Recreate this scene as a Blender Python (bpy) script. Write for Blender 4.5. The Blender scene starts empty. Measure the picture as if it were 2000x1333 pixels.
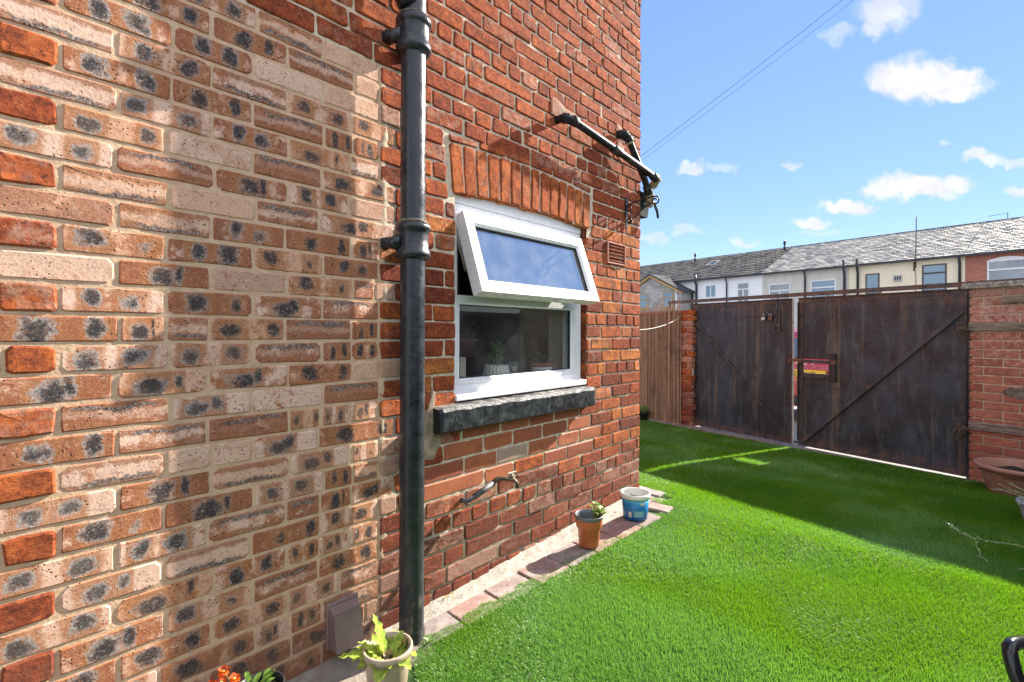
import bpy, math, random, numpy as np
from mathutils import Vector, Matrix, noise as mnoise
R_ = math.radians
sc = bpy.context.scene
# ------------------------------------------------------------------ camera, light, exposure
cam_d = bpy.data.cameras.new('camera'); cam = bpy.data.objects.new('camera', cam_d); sc.collection.objects.link(cam); sc.camera = cam
cam_d.sensor_width = 36; cam_d.lens = 17.33; cam_d.clip_start = .02; cam_d.clip_end = 2000
cam_d.shift_y = -16.5/2000
TH = math.atan(890/963)                       # the camera looks 42.7 degrees off the line of the house wall
cam.matrix_world = Matrix.Translation((0, -1.645, 1.12)) @ Matrix.Rotation(TH-math.pi/2, 4, 'Z') @ Matrix.Rotation(math.pi/2, 4, 'X') @ Matrix.Rotation(R_(.2), 4, 'Z')
SUN_EL, SUN_AZ = 29.0, -9.5
SKY_STR = .078; SUN_STR = 5.0; EXPO = 1.8
sd = Vector((math.cos(R_(SUN_EL))*math.cos(R_(SUN_AZ)), math.cos(R_(SUN_EL))*math.sin(R_(SUN_AZ)), math.sin(R_(SUN_EL))))
sl = bpy.data.lights.new('sun', 'SUN'); sl.energy = SUN_STR; sl.angle = R_(.55); sl.color = (1, .91, .78)
so = bpy.data.objects.new('sun', sl); sc.collection.objects.link(so); so.rotation_euler = sd.to_track_quat('Z', 'Y').to_euler()
vs = sc.view_settings; vs.view_transform = 'Standard'; vs.look = 'None'; vs.exposure = EXPO; vs.gamma = 1
vs.use_curve_mapping = False
sc.cycles.max_bounces = 7; sc.cycles.transparent_max_bounces = 12

# ------------------------------------------------------------------ node helpers
class NT:
    def __init__(s, tree): s.t = tree; s.n = tree.nodes; s.l = tree.links
    def new(s, typ, **k):
        n = s.n.new(typ)
        for a, v in k.items(): setattr(n, a, v)
        return n
    def put(s, sock, v):
        if v is None: return
        if isinstance(v, bpy.types.NodeSocket): s.l.new(v, sock)
        else:
            if isinstance(v, tuple) and sock.type == 'RGBA' and len(v) == 3: v = v+(1,)
            sock.default_value = v
    def m(s, op, a, b=None, c=None, clamp=False):
        n = s.new('ShaderNodeMath', operation=op, use_clamp=clamp)
        for i, v in enumerate((a, b, c)): s.put(n.inputs[i], v)
        return n.outputs[0]
    def v(s, op, a, b=None):
        n = s.new('ShaderNodeVectorMath', operation=op); s.put(n.inputs[0], a)
        if b is not None:
            if op == 'SCALE': s.put(n.inputs['Scale'], b)
            else: s.put(n.inputs[1], b)
        return n.outputs['Value'] if op in ('DOT_PRODUCT', 'LENGTH') else n.outputs[0]
    def mix(s, f, a, b, blend='MIX'):
        n = s.new('ShaderNodeMix', data_type='RGBA', blend_type=blend); n.clamp_factor = True
        s.put(n.inputs[0], f); s.put(n.inputs[6], a); s.put(n.inputs[7], b); return n.outputs[2]
    def ramp(s, x, lo, hi, a=0., b=1.):
        n = s.new('ShaderNodeMapRange', interpolation_type='SMOOTHSTEP')
        for i, v in enumerate((x, lo, hi, a, b)): s.put(n.inputs[i], v)
        return n.outputs[0]
    def noise(s, vec, scale, detail=4., rough=.6, dist=0.):
        n = s.new('ShaderNodeTexNoise'); s.put(n.inputs['Vector'], vec); s.put(n.inputs['Scale'], scale)
        n.inputs['Detail'].default_value = detail; n.inputs['Roughness'].default_value = rough; n.inputs['Distortion'].default_value = dist
        return n.outputs['Fac']
    def noisec(s, vec, scale, detail=2.):
        n = s.new('ShaderNodeTexNoise'); s.put(n.inputs['Vector'], vec); s.put(n.inputs['Scale'], scale); n.inputs['Detail'].default_value = detail
        return n.outputs['Color']
    def voro(s, vec, scale, feature='F1'):
        n = s.new('ShaderNodeTexVoronoi', feature=feature); s.put(n.inputs['Vector'], vec); s.put(n.inputs['Scale'], scale); return n.outputs['Distance']
    def sep(s, vec):
        n = s.new('ShaderNodeSeparateXYZ'); s.put(n.inputs[0], vec); return n.outputs
    def comb(s, x, y, z=0.):
        n = s.new('ShaderNodeCombineXYZ'); s.put(n.inputs[0], x); s.put(n.inputs[1], y); s.put(n.inputs[2], z); return n.outputs[0]
    def pos(s): return s.new('ShaderNodeNewGeometry').outputs['Position']
    def obj(s): return s.new('ShaderNodeTexCoord').outputs['Object']
    def attr(s, name): return s.new('ShaderNodeAttribute', attribute_name=name)
    def bump(s, h, strength=.5, dist=.002, normal=None):
        n = s.new('ShaderNodeBump'); n.inputs['Strength'].default_value = strength; n.inputs['Distance'].default_value = dist
        s.put(n.inputs['Height'], h)
        if normal is not None: s.put(n.inputs['Normal'], normal)
        return n.outputs[0]
    def stretch(s, vec, sx, sy, sz): return s.v('MULTIPLY', vec, (sx, sy, sz))

def material(name):
    m = bpy.data.materials.new(name); m.use_nodes = True; t = NT(m.node_tree); t.n.clear()
    out = t.new('ShaderNodeOutputMaterial'); p = t.new('ShaderNodeBsdfPrincipled'); t.l.new(p.outputs[0], out.inputs[0])
    t.out = out; t.p = p
    return m, t
def simple(name, col, rough=.6, metal=0., var=.12, scale=12., bump=0., bscale=80., spec=.5, dirt=None, dscale=4., bdist=.002):
    m, t = material(name); P = t.obj()
    n = t.noise(P, scale, 5.)
    c2 = tuple(max(0, c*(1-2.2*var)) for c in col); c1 = tuple(min(1, c*(1+var)) for c in col)
    c = t.mix(t.ramp(n, .3, .7), c2, c1)
    if dirt: c = t.mix(t.ramp(t.noise(P, dscale, 6., .7), .5, .72), c, dirt)
    t.put(t.p.inputs['Base Color'], c); t.put(t.p.inputs['Roughness'], t.ramp(t.noise(P, scale*3), .2, .8, rough*.85, min(1, rough*1.12)))
    t.p.inputs['Metallic'].default_value = metal; t.p.inputs['Specular IOR Level'].default_value = spec
    if bump: t.put(t.p.inputs['Normal'], t.bump(t.noise(P, bscale, 6., .65), bump, bdist))
    return m

# ------------------------------------------------------------------ sky
w = bpy.data.worlds.new('World'); sc.world = w; w.use_nodes = True
t = NT(w.node_tree); t.n.clear()
wo = t.new('ShaderNodeOutputWorld'); bg = t.new('ShaderNodeBackground'); t.l.new(bg.outputs[0], wo.inputs[0])
sky = t.new('ShaderNodeTexSky', sky_type='NISHITA', sun_disc=False, sun_elevation=R_(SUN_EL), sun_rotation=R_(90-SUN_AZ), altitude=0., air_density=1.0, dust_density=0., ozone_density=3.0)
d = t.new('ShaderNodeTexCoord').outputs['Generated']
d = t.v('NORMALIZE', d)
Fv = (math.cos(TH), math.sin(TH), 0.); Rv = (math.sin(TH), -math.cos(TH), 0.)
fr = t.v('DOT_PRODUCT', d, Fv); fm = t.m('MAXIMUM', fr, .05)
px = t.m('DIVIDE', t.v('DOT_PRODUCT', d, Rv), fm); py = t.m('DIVIDE', t.sep(d)[2], fm)
pp = t.comb(px, py, 0.)
wob = t.v('SCALE', t.v('SUBTRACT', t.noisec(pp, 9., 5.), (.5, .5, .5)), .09)
wob2 = t.v('SCALE', t.v('SUBTRACT', t.noisec(pp, 40., 4.), (.5, .5, .5)), .034)
ppw = t.v('ADD', t.v('ADD', pp, wob), wob2)
clouds = [(1770,150,72,42,1),(1822,138,58,40,1),(1878,140,36,26,1),(1845,168,75,24,1),(1745,160,50,26,.9),
          (1722,22,54,40,.75),(1700,52,34,24,.6),(1632,62,26,14,.35),(1765,16,40,28,.5),
          (1745,362,58,20,.95),(1800,358,62,22,1),(1850,355,46,20,.95),(1790,372,80,14,.8),
          (1662,394,52,12,.9),(1585,425,40,13,.85),(1455,466,24,9,.6),(1350,323,30,13,.75),(1412,325,26,9,.35),(1540,331,22,9,.5),
          (1340,454,34,9,.42),(1272,468,28,11,.45),(1930,305,34,14,.8),(1975,310,28,9,.5),(1850,280,16,9,.4),(1992,362,34,14,.8),(1600,448,36,6,.3),
          (2150,250,90,40,.9),(2300,380,110,30,.8),(2120,60,60,30,.6)]
tot = None
for (u, v_, ru, rv, a) in clouds:
    c = ((u-1000)/963, (650-v_)/963, 0.)
    q = t.v('DIVIDE', t.v('SUBTRACT', ppw, c), (ru/963*1.25, rv/963*1.25, 1.))
    g = t.ramp(t.v('LENGTH', q), 1.05, .45, 0., a)
    tot = g if tot is None else t.m('MAXIMUM', tot, g)
front = t.ramp(fr, .05, .15)
tot = t.m('MULTIPLY', tot, front)
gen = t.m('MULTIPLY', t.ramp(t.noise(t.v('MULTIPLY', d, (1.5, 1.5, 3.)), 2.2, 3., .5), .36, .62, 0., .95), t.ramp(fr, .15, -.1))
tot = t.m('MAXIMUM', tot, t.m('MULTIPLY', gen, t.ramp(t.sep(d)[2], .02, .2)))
cn = t.noise(pp, 14., 5.)
tot = t.m('MULTIPLY', tot, t.ramp(cn, .2, .55, .75, 1.))
bright = t.ramp(t.sep(d)[2], 0., .55)
lev = t.m('MULTIPLY', t.m('POWER', t.sep(sky.outputs[0])[2], -.6), 2.)      # evens the brightness of the whole sky, its colours kept
skyc = t.v('MULTIPLY', t.v('SCALE', sky.outputs[0], lev), (.99, .965, 1.12))
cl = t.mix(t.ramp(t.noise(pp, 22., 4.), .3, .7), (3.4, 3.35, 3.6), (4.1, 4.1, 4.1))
cl = t.mix(t.ramp(fr, .1, -.15), cl, (9.6, 9.2, 8.6))     # clouds out of view opposite the sun, brightened to add fill light
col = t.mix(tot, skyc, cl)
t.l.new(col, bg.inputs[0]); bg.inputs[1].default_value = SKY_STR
SKYN = (t, sky, skyc)

# ------------------------------------------------------------------ object helpers
def link(o, parent=None):
    sc.collection.objects.link(o)
    if parent is not None: o.parent = parent
    return o
def tag(o, label=None, cat=None, group=None, kind=None):
    if label: o['label'] = label
    if cat: o['category'] = cat
    if group: o['group'] = group
    if kind: o['kind'] = kind
    return o
def empty(name, loc=(0, 0, 0), rz=0., label=None, cat=None, group=None, kind=None):
    o = bpy.data.objects.new(name, None); o.empty_display_size = .1; o.location = loc; o.rotation_euler = (0, 0, rz); link(o)
    return tag(o, label, cat, group, kind)
class MB:
    """collects shapes; build() links them as ONE mesh"""
    def __init__(s): s.v = []; s.f = []; s.mi = []; s.sm = []
    def add(s, vs, fs, mi=0, smooth=False):
        o = len(s.v); s.v += [tuple(p) for p in vs]; s.f += [tuple(i+o for i in f) for f in fs]
        s.mi += [mi]*len(fs); s.sm += [smooth]*len(fs); return s
    def box(s, x0, x1, y0, y1, z0, z1, mi=0, M=None, bev=0.):
        if bev > 0:
            b = bev; vs = []; 
            for (X, sx) in ((x0, 1), (x1, -1)):
                for (Y, sy) in ((y0, 1), (y1, -1)):
                    for (Z, sz) in ((z0, 1), (z1, -1)):
                        vs += [(X+sx*b, Y+sy*b, Z), (X+sx*b, Y, Z+sz*b), (X, Y+sy*b, Z+sz*b)]
            def c(i, j, k): return (i*4+j*2+k)*3
            fs = []
            for k in (0, 1): q = [c(0,0,k), c(1,0,k), c(1,1,k), c(0,1,k)]; fs.append(q if k else q[::-1])
            for j in (0, 1): q = [c(0,j,0)+1, c(1,j,0)+1, c(1,j,1)+1, c(0,j,1)+1]; fs.append(q[::-1] if j else q)
            for i in (0, 1): q = [c(i,0,0)+2, c(i,1,0)+2, c(i,1,1)+2, c(i,0,1)+2]; fs.append(q if i else q[::-1])
            for i in (0, 1):
                for j in (0, 1):
                    a, b_ = c(i,j,0), c(i,j,1); fs.append([a+1, a+2, b_+2, b_+1])
            for i in (0, 1):
                for k in (0, 1):
                    a, b_ = c(i,0,k), c(i,1,k); fs.append([a, a+2, b_+2, b_])
            for j in (0, 1):
                for k in (0, 1):
                    a, b_ = c(0,j,k), c(1,j,k); fs.append([a, a+1, b_+1, b_])
            for i in (0, 1):
                for j in (0, 1):
                    for k in (0, 1): a = c(i,j,k); fs.append([a, a+1, a+2])
        else:
            vs = [(x, y, z) for x in (x0, x1) for y in (y0, y1) for z in (z0, z1)]
            fs = [(0,1,3,2),(4,6,7,5),(0,4,5,1),(2,3,7,6),(0,2,6,4),(1,5,7,3)]
        if M is not None: vs = [M @ Vector(p) for p in vs]
        return s.add(vs, fs, mi)
    def tube(s, path, r, n=10, mi=0, cap=True):
        P = [Vector(p) for p in path]; rr = r if isinstance(r, (list, tuple)) else [r]*len(P); vs = []
        up = None
        for i, p in enumerate(P):
            tdir = (P[min(i+1, len(P)-1)]-P[max(i-1, 0)]).normalized()
            if up is None: up = Vector((0, 0, 1)) if abs(tdir.z) < .9 else Vector((1, 0, 0))
            a = tdir.cross(up); a = a.normalized() if a.length > 1e-6 else Vector((1, 0, 0)); b = a.cross(tdir).normalized(); up = b
            for k in range(n):
                an = 2*math.pi*k/n; vs.append(p+(a*math.cos(an)+b*math.sin(an))*rr[i])
        fs = [(i*n+k, i*n+(k+1) % n, (i+1)*n+(k+1) % n, (i+1)*n+k) for i in range(len(P)-1) for k in range(n)]
        s.add(vs, fs, mi, True)
        if cap:
            o = len(s.v)-len(vs); s.f += [tuple(o+k for k in range(n))[::-1], tuple(o+(len(P)-1)*n+k for k in range(n))]; s.mi += [mi]*2; s.sm += [False]*2
        return s
    def lathe(s, prof, n=32, c=(0, 0), mi=0, sx=1., sy=1., fl=0., nf=0):
        vs = []
        for (r, z) in prof:
            for k in range(n):
                an = 2*math.pi*k/n; q = r*(1+(fl*math.cos(nf*an) if nf else 0)); vs.append((c[0]+q*math.cos(an)*sx, c[1]+q*math.sin(an)*sy, z))
        fs = [(i*n+k, i*n+(k+1) % n, (i+1)*n+(k+1) % n, (i+1)*n+k) for i in range(len(prof)-1) for k in range(n)]
        return s.add(vs, fs, mi, True)
    def disc(s, r, z, n=24, c=(0, 0), mi=0, rng=None, amp=0.):
        vs = [(c[0], c[1], z+amp)]
        for q in (.5, 1.):
            for k in range(n):
                an = 2*math.pi*k/n; vs.append((c[0]+r*q*math.cos(an), c[1]+r*q*math.sin(an), z+(rng.uniform(-amp, amp) if rng else 0)))
        fs = [(0, 1+k, 1+(k+1) % n) for k in range(n)]+[(1+k, 1+n+k, 1+n+(k+1) % n, 1+(k+1) % n) for k in range(n)]
        return s.add(vs, fs, mi)
    def build(s, name, mats, parent=None, loc=None, rot=None, fixn=True):
        me = bpy.data.meshes.new(name); me.from_pydata([tuple(p) for p in s.v], [], s.f)
        for m in (mats if isinstance(mats, (list, tuple)) else [mats]): me.materials.append(m)
        me.polygons.foreach_set('material_index', s.mi); me.polygons.foreach_set('use_smooth', s.sm); me.update()
        if fixn:
            import bmesh
            b = bmesh.new(); b.from_mesh(me); bmesh.ops.recalc_face_normals(b, faces=b.faces); b.to_mesh(me); b.free()
        o = bpy.data.objects.new(name, me); link(o, parent)
        if loc: o.location = loc
        if rot: o.rotation_euler = rot
        return o
def sstep(a, b, x): q = min(1, max(0, (x-a)/(b-a))); return q*q*(3-2*q)

# ------------------------------------------------------------------ brick materials
def brick_common(name):
    m, t = material(name); P = t.pos(); L = t.new('ShaderNodeUVMap', uv_map='loc').outputs[0]; A = t.attr('rnd')
    s = t.new('ShaderNodeSeparateColor'); t.l.new(A.outputs['Color'], s.inputs[0])
    return m, t, P, L, s.outputs, A.outputs['Alpha']
def mat_old(name='old_red_brick', rough_amt=1.):
    m, t, P, L, r, wx = brick_common(name)
    off = t.v('ADD', P, t.v('SCALE', t.comb(r[0], r[1], r[2]), 7.))
    c = t.mix(t.ramp(r[0], .0, .35), (.19, .045, .026), (.40, .088, .034)); c = t.mix(t.ramp(r[0], .35, .7), c, (.54, .135, .040)); c = t.mix(t.ramp(r[0], .7, 1.), c, (.66, .225, .06))
    n1 = t.noise(off, 22., 6., .65); n2 = t.noise(off, 70., 5., .7); n3 = t.noise(P, 9., 4.)
    c = t.mix(t.ramp(n1, .38, .66), t.mix(.62, c, (.13, .035, .025)), c)
    c = t.mix(t.ramp(n2, .52, .72, 0., .55), c, (.60, .21, .075))
    c = t.mix(t.ramp(n2, .49, .32, 0., .85), c, (.07, .025, .018)); c = t.mix(t.ramp(t.noise(off, 130., 5., .8), .47, .34, 0., .6), c, (.06, .025, .018))
    # pale lime bloom, amount per brick
    lime = t.m('MULTIPLY', t.ramp(t.m('ADD', t.noise(off, 30., 6., .75), t.m('MULTIPLY', wx, .28)), .56, .74), t.ramp(wx, .05, .9, .04, .65))
    c = t.mix(lime, c, (.56, .42, .33))
    soot = t.m('MULTIPLY', t.ramp(n3, .52, .7), t.ramp(r[1], .6, 1., .0, .6)); c = t.mix(soot, c, (.06, .045, .04))
    wz = t.sep(P)[2]; c = t.mix(t.m('MULTIPLY', t.ramp(t.m('ADD', wz, t.m('MULTIPLY', t.noise(P, 6., 5., .7), .5)), .85, .35), .5), c, (.15, .06, .045))
    t.put(t.p.inputs['Base Color'], c); t.p.inputs['Roughness'].default_value = .95; t.p.inputs['Specular IOR Level'].default_value = .12
    h = t.m('ADD', t.m('MULTIPLY', t.noise(off, 38., 9., .78, .6), 1.5), t.m('MULTIPLY', t.noise(off, 150., 5., .75), .5))
    strat = t.noise(t.stretch(off, 14., 60., 60.), 1., 5., .7); h = t.m('ADD', h, t.m('MULTIPLY', strat, .55))
    t.put(t.p.inputs['Normal'], t.bump(h, .85*rough_amt, .0075))
    return m
def mat_patch():
    m, t, P, L, r, wx = brick_common('blotched_buff_brick')
    s = t.sep(L); x, y = s[0], s[1]
    off = t.v('ADD', P, t.v('SCALE', t.comb(r[0], r[1], r[2]), 9.))
    w1 = t.m('SUBTRACT', t.noise(off, 24., 7., .75), .5); w2 = t.m('SUBTRACT', t.noise(t.v('ADD', off, (3., 1., 2.)), 14., 4., .6), .5); fine = t.noise(off, 160., 5., .75)
    nb = t.m('ADD', t.noise(off, 17., 6., .75), t.m('MULTIPLY', t.m('SUBTRACT', r[0], .5), .34))
    buff = t.mix(t.ramp(r[2], .2, .9), (.68, .46, .36), (.60, .33, .21)); brown = t.mix(t.ramp(r[0], .2, .8), (.40, .15, .06), (.31, .115, .06))
    c = t.mix(t.ramp(nb, .43, .57), buff, brown)
    # the blue-black kiln marks, two to a brick, with a pale grey halo and a brown band
    def spot(cx, wsp, sgn):
        dx = t.m('DIVIDE', t.m('ADD', t.m('SUBTRACT', x, cx), t.m('MULTIPLY', w2, .35)), wsp); dy = t.m('DIVIDE', t.m('ADD', y, t.m('MULTIPLY', t.m('SUBTRACT', wx, .5), sgn)), t.m('ADD', .60, t.m('MULTIPLY', r[0], .45)))
        dd = t.m('SQRT', t.m('ADD', t.m('POWER', t.m('ABSOLUTE', dx), 2.6), t.m('POWER', t.m('ABSOLUTE', dy), 2.6)))
        return t.m('ADD', dd, t.m('MULTIPLY', w1, 2.9)), t.m('ABSOLUTE', dx)
    merge = t.ramp(wx, .78, .82)
    c1 = t.m('ADD', t.m('ADD', -.66, t.m('MULTIPLY', r[0], .40)), t.m('MULTIPLY', merge, .25)); c2 = t.m('SUBTRACT', t.m('ADD', .24, t.m('MULTIPLY', r[2], .5)), t.m('MULTIPLY', merge, .2))
    wsp = t.m('ADD', .19, t.m('MULTIPLY', r[2], .13))
    wsp = t.m('ADD', wsp, t.m('MULTIPLY', merge, .1)); (d1, a1), (d2, a2) = spot(c1, wsp, .55), spot(c2, t.m('SUBTRACT', .48, wsp), -.3)
    d2 = t.m('ADD', d2, t.m('MULTIPLY', t.ramp(wx, .30, .0), .45)); d1 = t.m('ADD', d1, t.m('MULTIPLY', t.ramp(r[0], .82, 1.), .5))
    isspot = t.ramp(r[1], .65, .63); isstr = t.m('MULTIPLY', t.ramp(r[1], .63, .65), t.ramp(r[1], .84, .82))
    band = t.m('MULTIPLY', t.ramp(t.m('ADD', t.m('MINIMUM', a1, a2), t.m('MULTIPLY', w1, .9)), 1.75, 1.15, 0., .8), isspot)
    c = t.mix(band, c, (.36, .15, .065))
    dmin = t.m('MINIMUM', d1, d2)
    amt = t.ramp(r[0], 0., .5, .82, 1.)
    halo = t.m('MULTIPLY', t.m('MULTIPLY', t.ramp(dmin, 1.2, .85, 0., .9), isspot), t.ramp(fine, .42, .56, .35, 1.)); c = t.mix(t.m('MULTIPLY', halo, t.ramp(t.m('ADD', t.sep(P)[0], t.m('MULTIPLY', r[2], .4)), .95, .35, .12, .95)), c, (.37, .38, .38))
    core = t.m('MULTIPLY', t.m('MULTIPLY', t.ramp(dmin, 1.05, .35, 0., .97), isspot), amt); c = t.mix(core, c, t.mix(t.ramp(t.noise(off, 55., 5., .8), .52, .66, 0., .55), t.mix(t.ramp(fine, .44, .66), (.022, .027, .035), (.075, .078, .082)), (.20, .10, .045)))
    # long marks
    yl = t.m('ADD', y, t.m('ADD', t.m('MULTIPLY', w1, 1.5), t.m('MULTIPLY', w2, .9))); ya = t.m('ABSOLUTE', t.m('SUBTRACT', yl, t.m('ADD', -.62, t.m('MULTIPLY', t.m('GREATER_THAN', r[0], .5), 1.2))))
    ends = t.ramp(t.m('ADD', t.m('ABSOLUTE', x), t.m('MULTIPLY', w2, .8)), .95, .6)
    c = t.mix(t.m('MULTIPLY', t.m('MULTIPLY', t.ramp(t.m('ABSOLUTE', yl), .35, .62), isstr), .8), c, (.31, .13, .065))
    c = t.mix(t.m('MULTIPLY', t.m('MULTIPLY', t.ramp(ya, .30, .05, 0., .85), isstr), ends), c, t.mix(t.ramp(fine, .44, .62), (.06, .063, .07), (.27, .265, .26)))
    c = t.mix(t.m('MULTIPLY', t.m('MULTIPLY', t.ramp(t.m('ABSOLUTE', t.m('SUBTRACT', yl, .05)), .42, .1), isstr), t.m('MULTIPLY', r[2], .75)), c, (.62, .43, .33))
    # plain pale ones
    plain = t.ramp(r[1], .84, .86); c = t.mix(t.m('MULTIPLY', plain, .6), c, (.64, .43, .32))
    c = t.mix(t.ramp(t.noise(off, 45., 6., .8), .56, .70, 0., .55), c, (.66, .50, .41))
    c = t.mix(t.ramp(t.noise(off, 28., 6., .75), .58, .72, 0., .6), c, (.36, .13, .06))
    c = t.mix(t.ramp(fine, .47, .33, 0., .65), c, (.17, .06, .03)); c = t.mix(t.ramp(fine, .55, .68, 0., .4), c, (.74, .58, .48))
    ck = t.m('ABSOLUTE', t.m('SUBTRACT', t.noise(off, 26., 6., .7, 1.2), .5)); c = t.mix(t.m('MULTIPLY', t.ramp(ck, .012, .003), t.ramp(t.noise(off, 11., 2.), .5, .6, 0., .8)), c, (.12, .06, .04))
    pit = t.m('MULTIPLY', t.ramp(t.voro(off, 95.), .26, .14), t.ramp(t.noise(off, 16., 2.), .45, .62)); c = t.mix(pit, c, (.05, .03, .025))
    wz = t.sep(P)[2]; damp = t.m('MULTIPLY', t.ramp(t.m('ADD', wz, t.m('MULTIPLY', w2, .3)), .28, .0), .55); c = t.mix(damp, c, (.13, .085, .06))
    t.put(t.p.inputs['Base Color'], c); t.p.inputs['Roughness'].default_value = .9; t.p.inputs['Specular IOR Level'].default_value = .15
    h = t.m('ADD', t.noise(off, 70., 8., .78), t.m('MULTIPLY', pit, -.8)); h = t.m('ADD', h, t.m('MULTIPLY', t.noise(off, 18., 3.), .8))
    t.put(t.p.inputs['Normal'], t.bump(h, .75, .0040))
    return m
def mat_smooth():
    m, t, P, L, r, wx = brick_common('smooth_red_brick')
    off = t.v('ADD', P, t.v('SCALE', t.comb(r[0], r[1], r[2]), 7.))
    c = t.mix(t.ramp(r[0], .2, .8), (.30, .075, .035), (.42, .12, .05)); c = t.mix(t.ramp(t.noise(off, 14., 5., .7), .42, .7, 0., .55), c, (.20, .06, .04))
    pale = t.m('MULTIPLY', t.ramp(t.m('ADD', t.noise(t.stretch(off, 6., 20., 20.), 1., 4.), t.m('MULTIPLY', wx, .35)), .62, .7), t.ramp(wx, .3, .7))
    c = t.mix(pale, c, (.40, .27, .21)); c = t.mix(t.ramp(t.noise(off, 60., 6., .8), .56, .72, 0., .4), c, (.5, .38, .33))
    t.put(t.p.inputs['Base Color'], c); t.p.inputs['Roughness'].default_value = .7
    t.put(t.p.inputs['Normal'], t.bump(t.noise(off, 50., 5.), .3, .002)); return m
def mat_rustic():
    m, t, P, L, r, wx = brick_common('rusticated_pink_brick')
    off = t.v('ADD', P, t.v('SCALE', t.comb(r[0], r[1], r[2]), 7.))
    c = t.mix(r[0], (.36, .11, .065), (.52, .20, .12))
    st = t.noise(t.stretch(off, 14., 14., 90.), 1., 5., .7)
    c = t.mix(t.ramp(st, .42, .6), t.mix(.5, c, (.15, .05, .035)), c)
    z = t.sep(P)[2]
    bl = t.m('MULTIPLY', t.ramp(t.m('ADD', t.noise(off, 24., 6., .75), t.ramp(z, .4, 1.5, -.05, .1)), .5, .68), .6)
    c = t.mix(bl, c, (.64, .45, .38))
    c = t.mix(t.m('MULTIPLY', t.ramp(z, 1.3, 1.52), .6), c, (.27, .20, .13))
    t.put(t.p.inputs['Base Color'], c); t.p.inputs['Roughness'].default_value = .9
    t.put(t.p.inputs['Normal'], t.bump(st, .7, .004)); return m
M_OLD = mat_old(); M_PATCH = mat_patch(); M_SMOOTH = mat_smooth(); M_RUST = mat_rustic(); BM = [M_OLD, M_PATCH, M_SMOOTH, M_RUST]

def brick_geo(w, h, proud, deep, rng, jit, cor=.006):
    """50 triangles: irregular rounded outline, softened arris, slightly uneven face. Local x along, z up, face towards -y"""
    a, b = w/2, h/2; c = min(cor*rng.uniform(.6, 1.5), a*.5, b*.5)
    pts = [(-a+c, -b), (rng.uniform(-.3, .3)*a, -b), (a-c, -b), (a, -b+c), (a, b-c), (a-c, b), (rng.uniform(-.3, .3)*a, b), (-a+c, b), (-a, b-c), (-a, -b+c)]
    j = lambda s: rng.gauss(0, s)
    pts = [(x+j(jit*.7), z+j(jit*.5)) for x, z in pts]
    ins = .0025+jit*1.1; fa = (1-ins/a), (1-ins/b)
    tx, tz = j(jit*.45), j(jit*.3)
    y = lambda x, z: -proud+tx*x/a+tz*z/b
    fr = [(x*fa[0], y(x, z)+j(jit*.12), z*fa[1]) for x, z in pts]; mid = [(x, y(x, z)+ins*.9, z) for x, z in pts]; bk = [(x, deep, z) for x, z in pts]
    vs = [(0, -proud+j(jit*.25), 0)]+fr+mid+bk; n = 10; fs = [(0, 1+k, 1+(k+1) % n) for k in range(n)]
    for q in (0, 1): fs += [(1+q*n+k, 1+(q+1)*n+k, 1+(q+1)*n+(k+1) % n, 1+q*n+(k+1) % n) for k in range(n)]
    return vs, fs
def finish_bricks(me, blist):
    """loc uv = position inside its own brick (-1..1); rnd = random numbers of the brick"""
    nv = len(me.vertices); loc = np.zeros((nv, 2), np.float32); rnd = np.zeros((nv, 4), np.float32); o = 0
    for (L, r, n) in blist: loc[o:o+n] = L; rnd[o:o+n] = r; o += n
    ca = me.color_attributes.new('rnd', 'FLOAT_COLOR', 'POINT'); ca.data.foreach_set('color', rnd.ravel())
    uv = me.uv_layers.new(name='loc'); li = np.zeros(len(me.loops), np.int32); me.loops.foreach_get('vertex_index', li)
    uv.data.foreach_set('uv', loc[li].ravel())
def one_brick(b, parent):
    rng = random.Random(b['seed']); vs, fs = brick_geo(b['w'], b['h'], b['p'], b['d'], rng, b['j'], b.get('c', .006))
    me = bpy.data.meshes.new('brick'); me.from_pydata(vs, [], fs); me.materials.append(BM[b['m']])
    L = np.array([(v[0]/(b['w']/2), v[2]/(b['h']/2)) for v in vs], np.float32); finish_bricks(me, [(L, b['r'], len(vs))])
    o = bpy.data.objects.new('brick', me); link(o, parent); o.location = (b['x'], b.get('y', 0.), b['z']); o.rotation_euler = (0, b.get('a', 0.), 0)
    return o
def many_bricks(bl, parent, name='bricks'):
    V = []; Fc = []; info = []; mi = []
    for b in bl:
        rng = random.Random(b['seed']); vs, fs = brick_geo(b['w'], b['h'], b['p'], b['d'], rng, b['j'], b.get('c', .006)); o = len(V)
        ca, sa = math.cos(b.get('a', 0.)), math.sin(b.get('a', 0.))
        V += [(b['x']+v[0]*ca+v[2]*sa, b.get('y', 0.)+v[1], b['z']-v[0]*sa+v[2]*ca) for v in vs]; Fc += [tuple(i+o for i in f) for f in fs]; mi += [b['m']]*len(fs)
        info.append((np.array([(v[0]/(b['w']/2), v[2]/(b['h']/2)) for v in vs], np.float32), b['r'], len(vs)))
    me = bpy.data.meshes.new(name); me.from_pydata(V, [], Fc)
    for m_ in BM: me.materials.append(m_)
    me.polygons.foreach_set('material_index', mi); finish_bricks(me, info)
    o = bpy.data.objects.new(name, me); link(o, parent); o['kind'] = 'stuff'; return o

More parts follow.
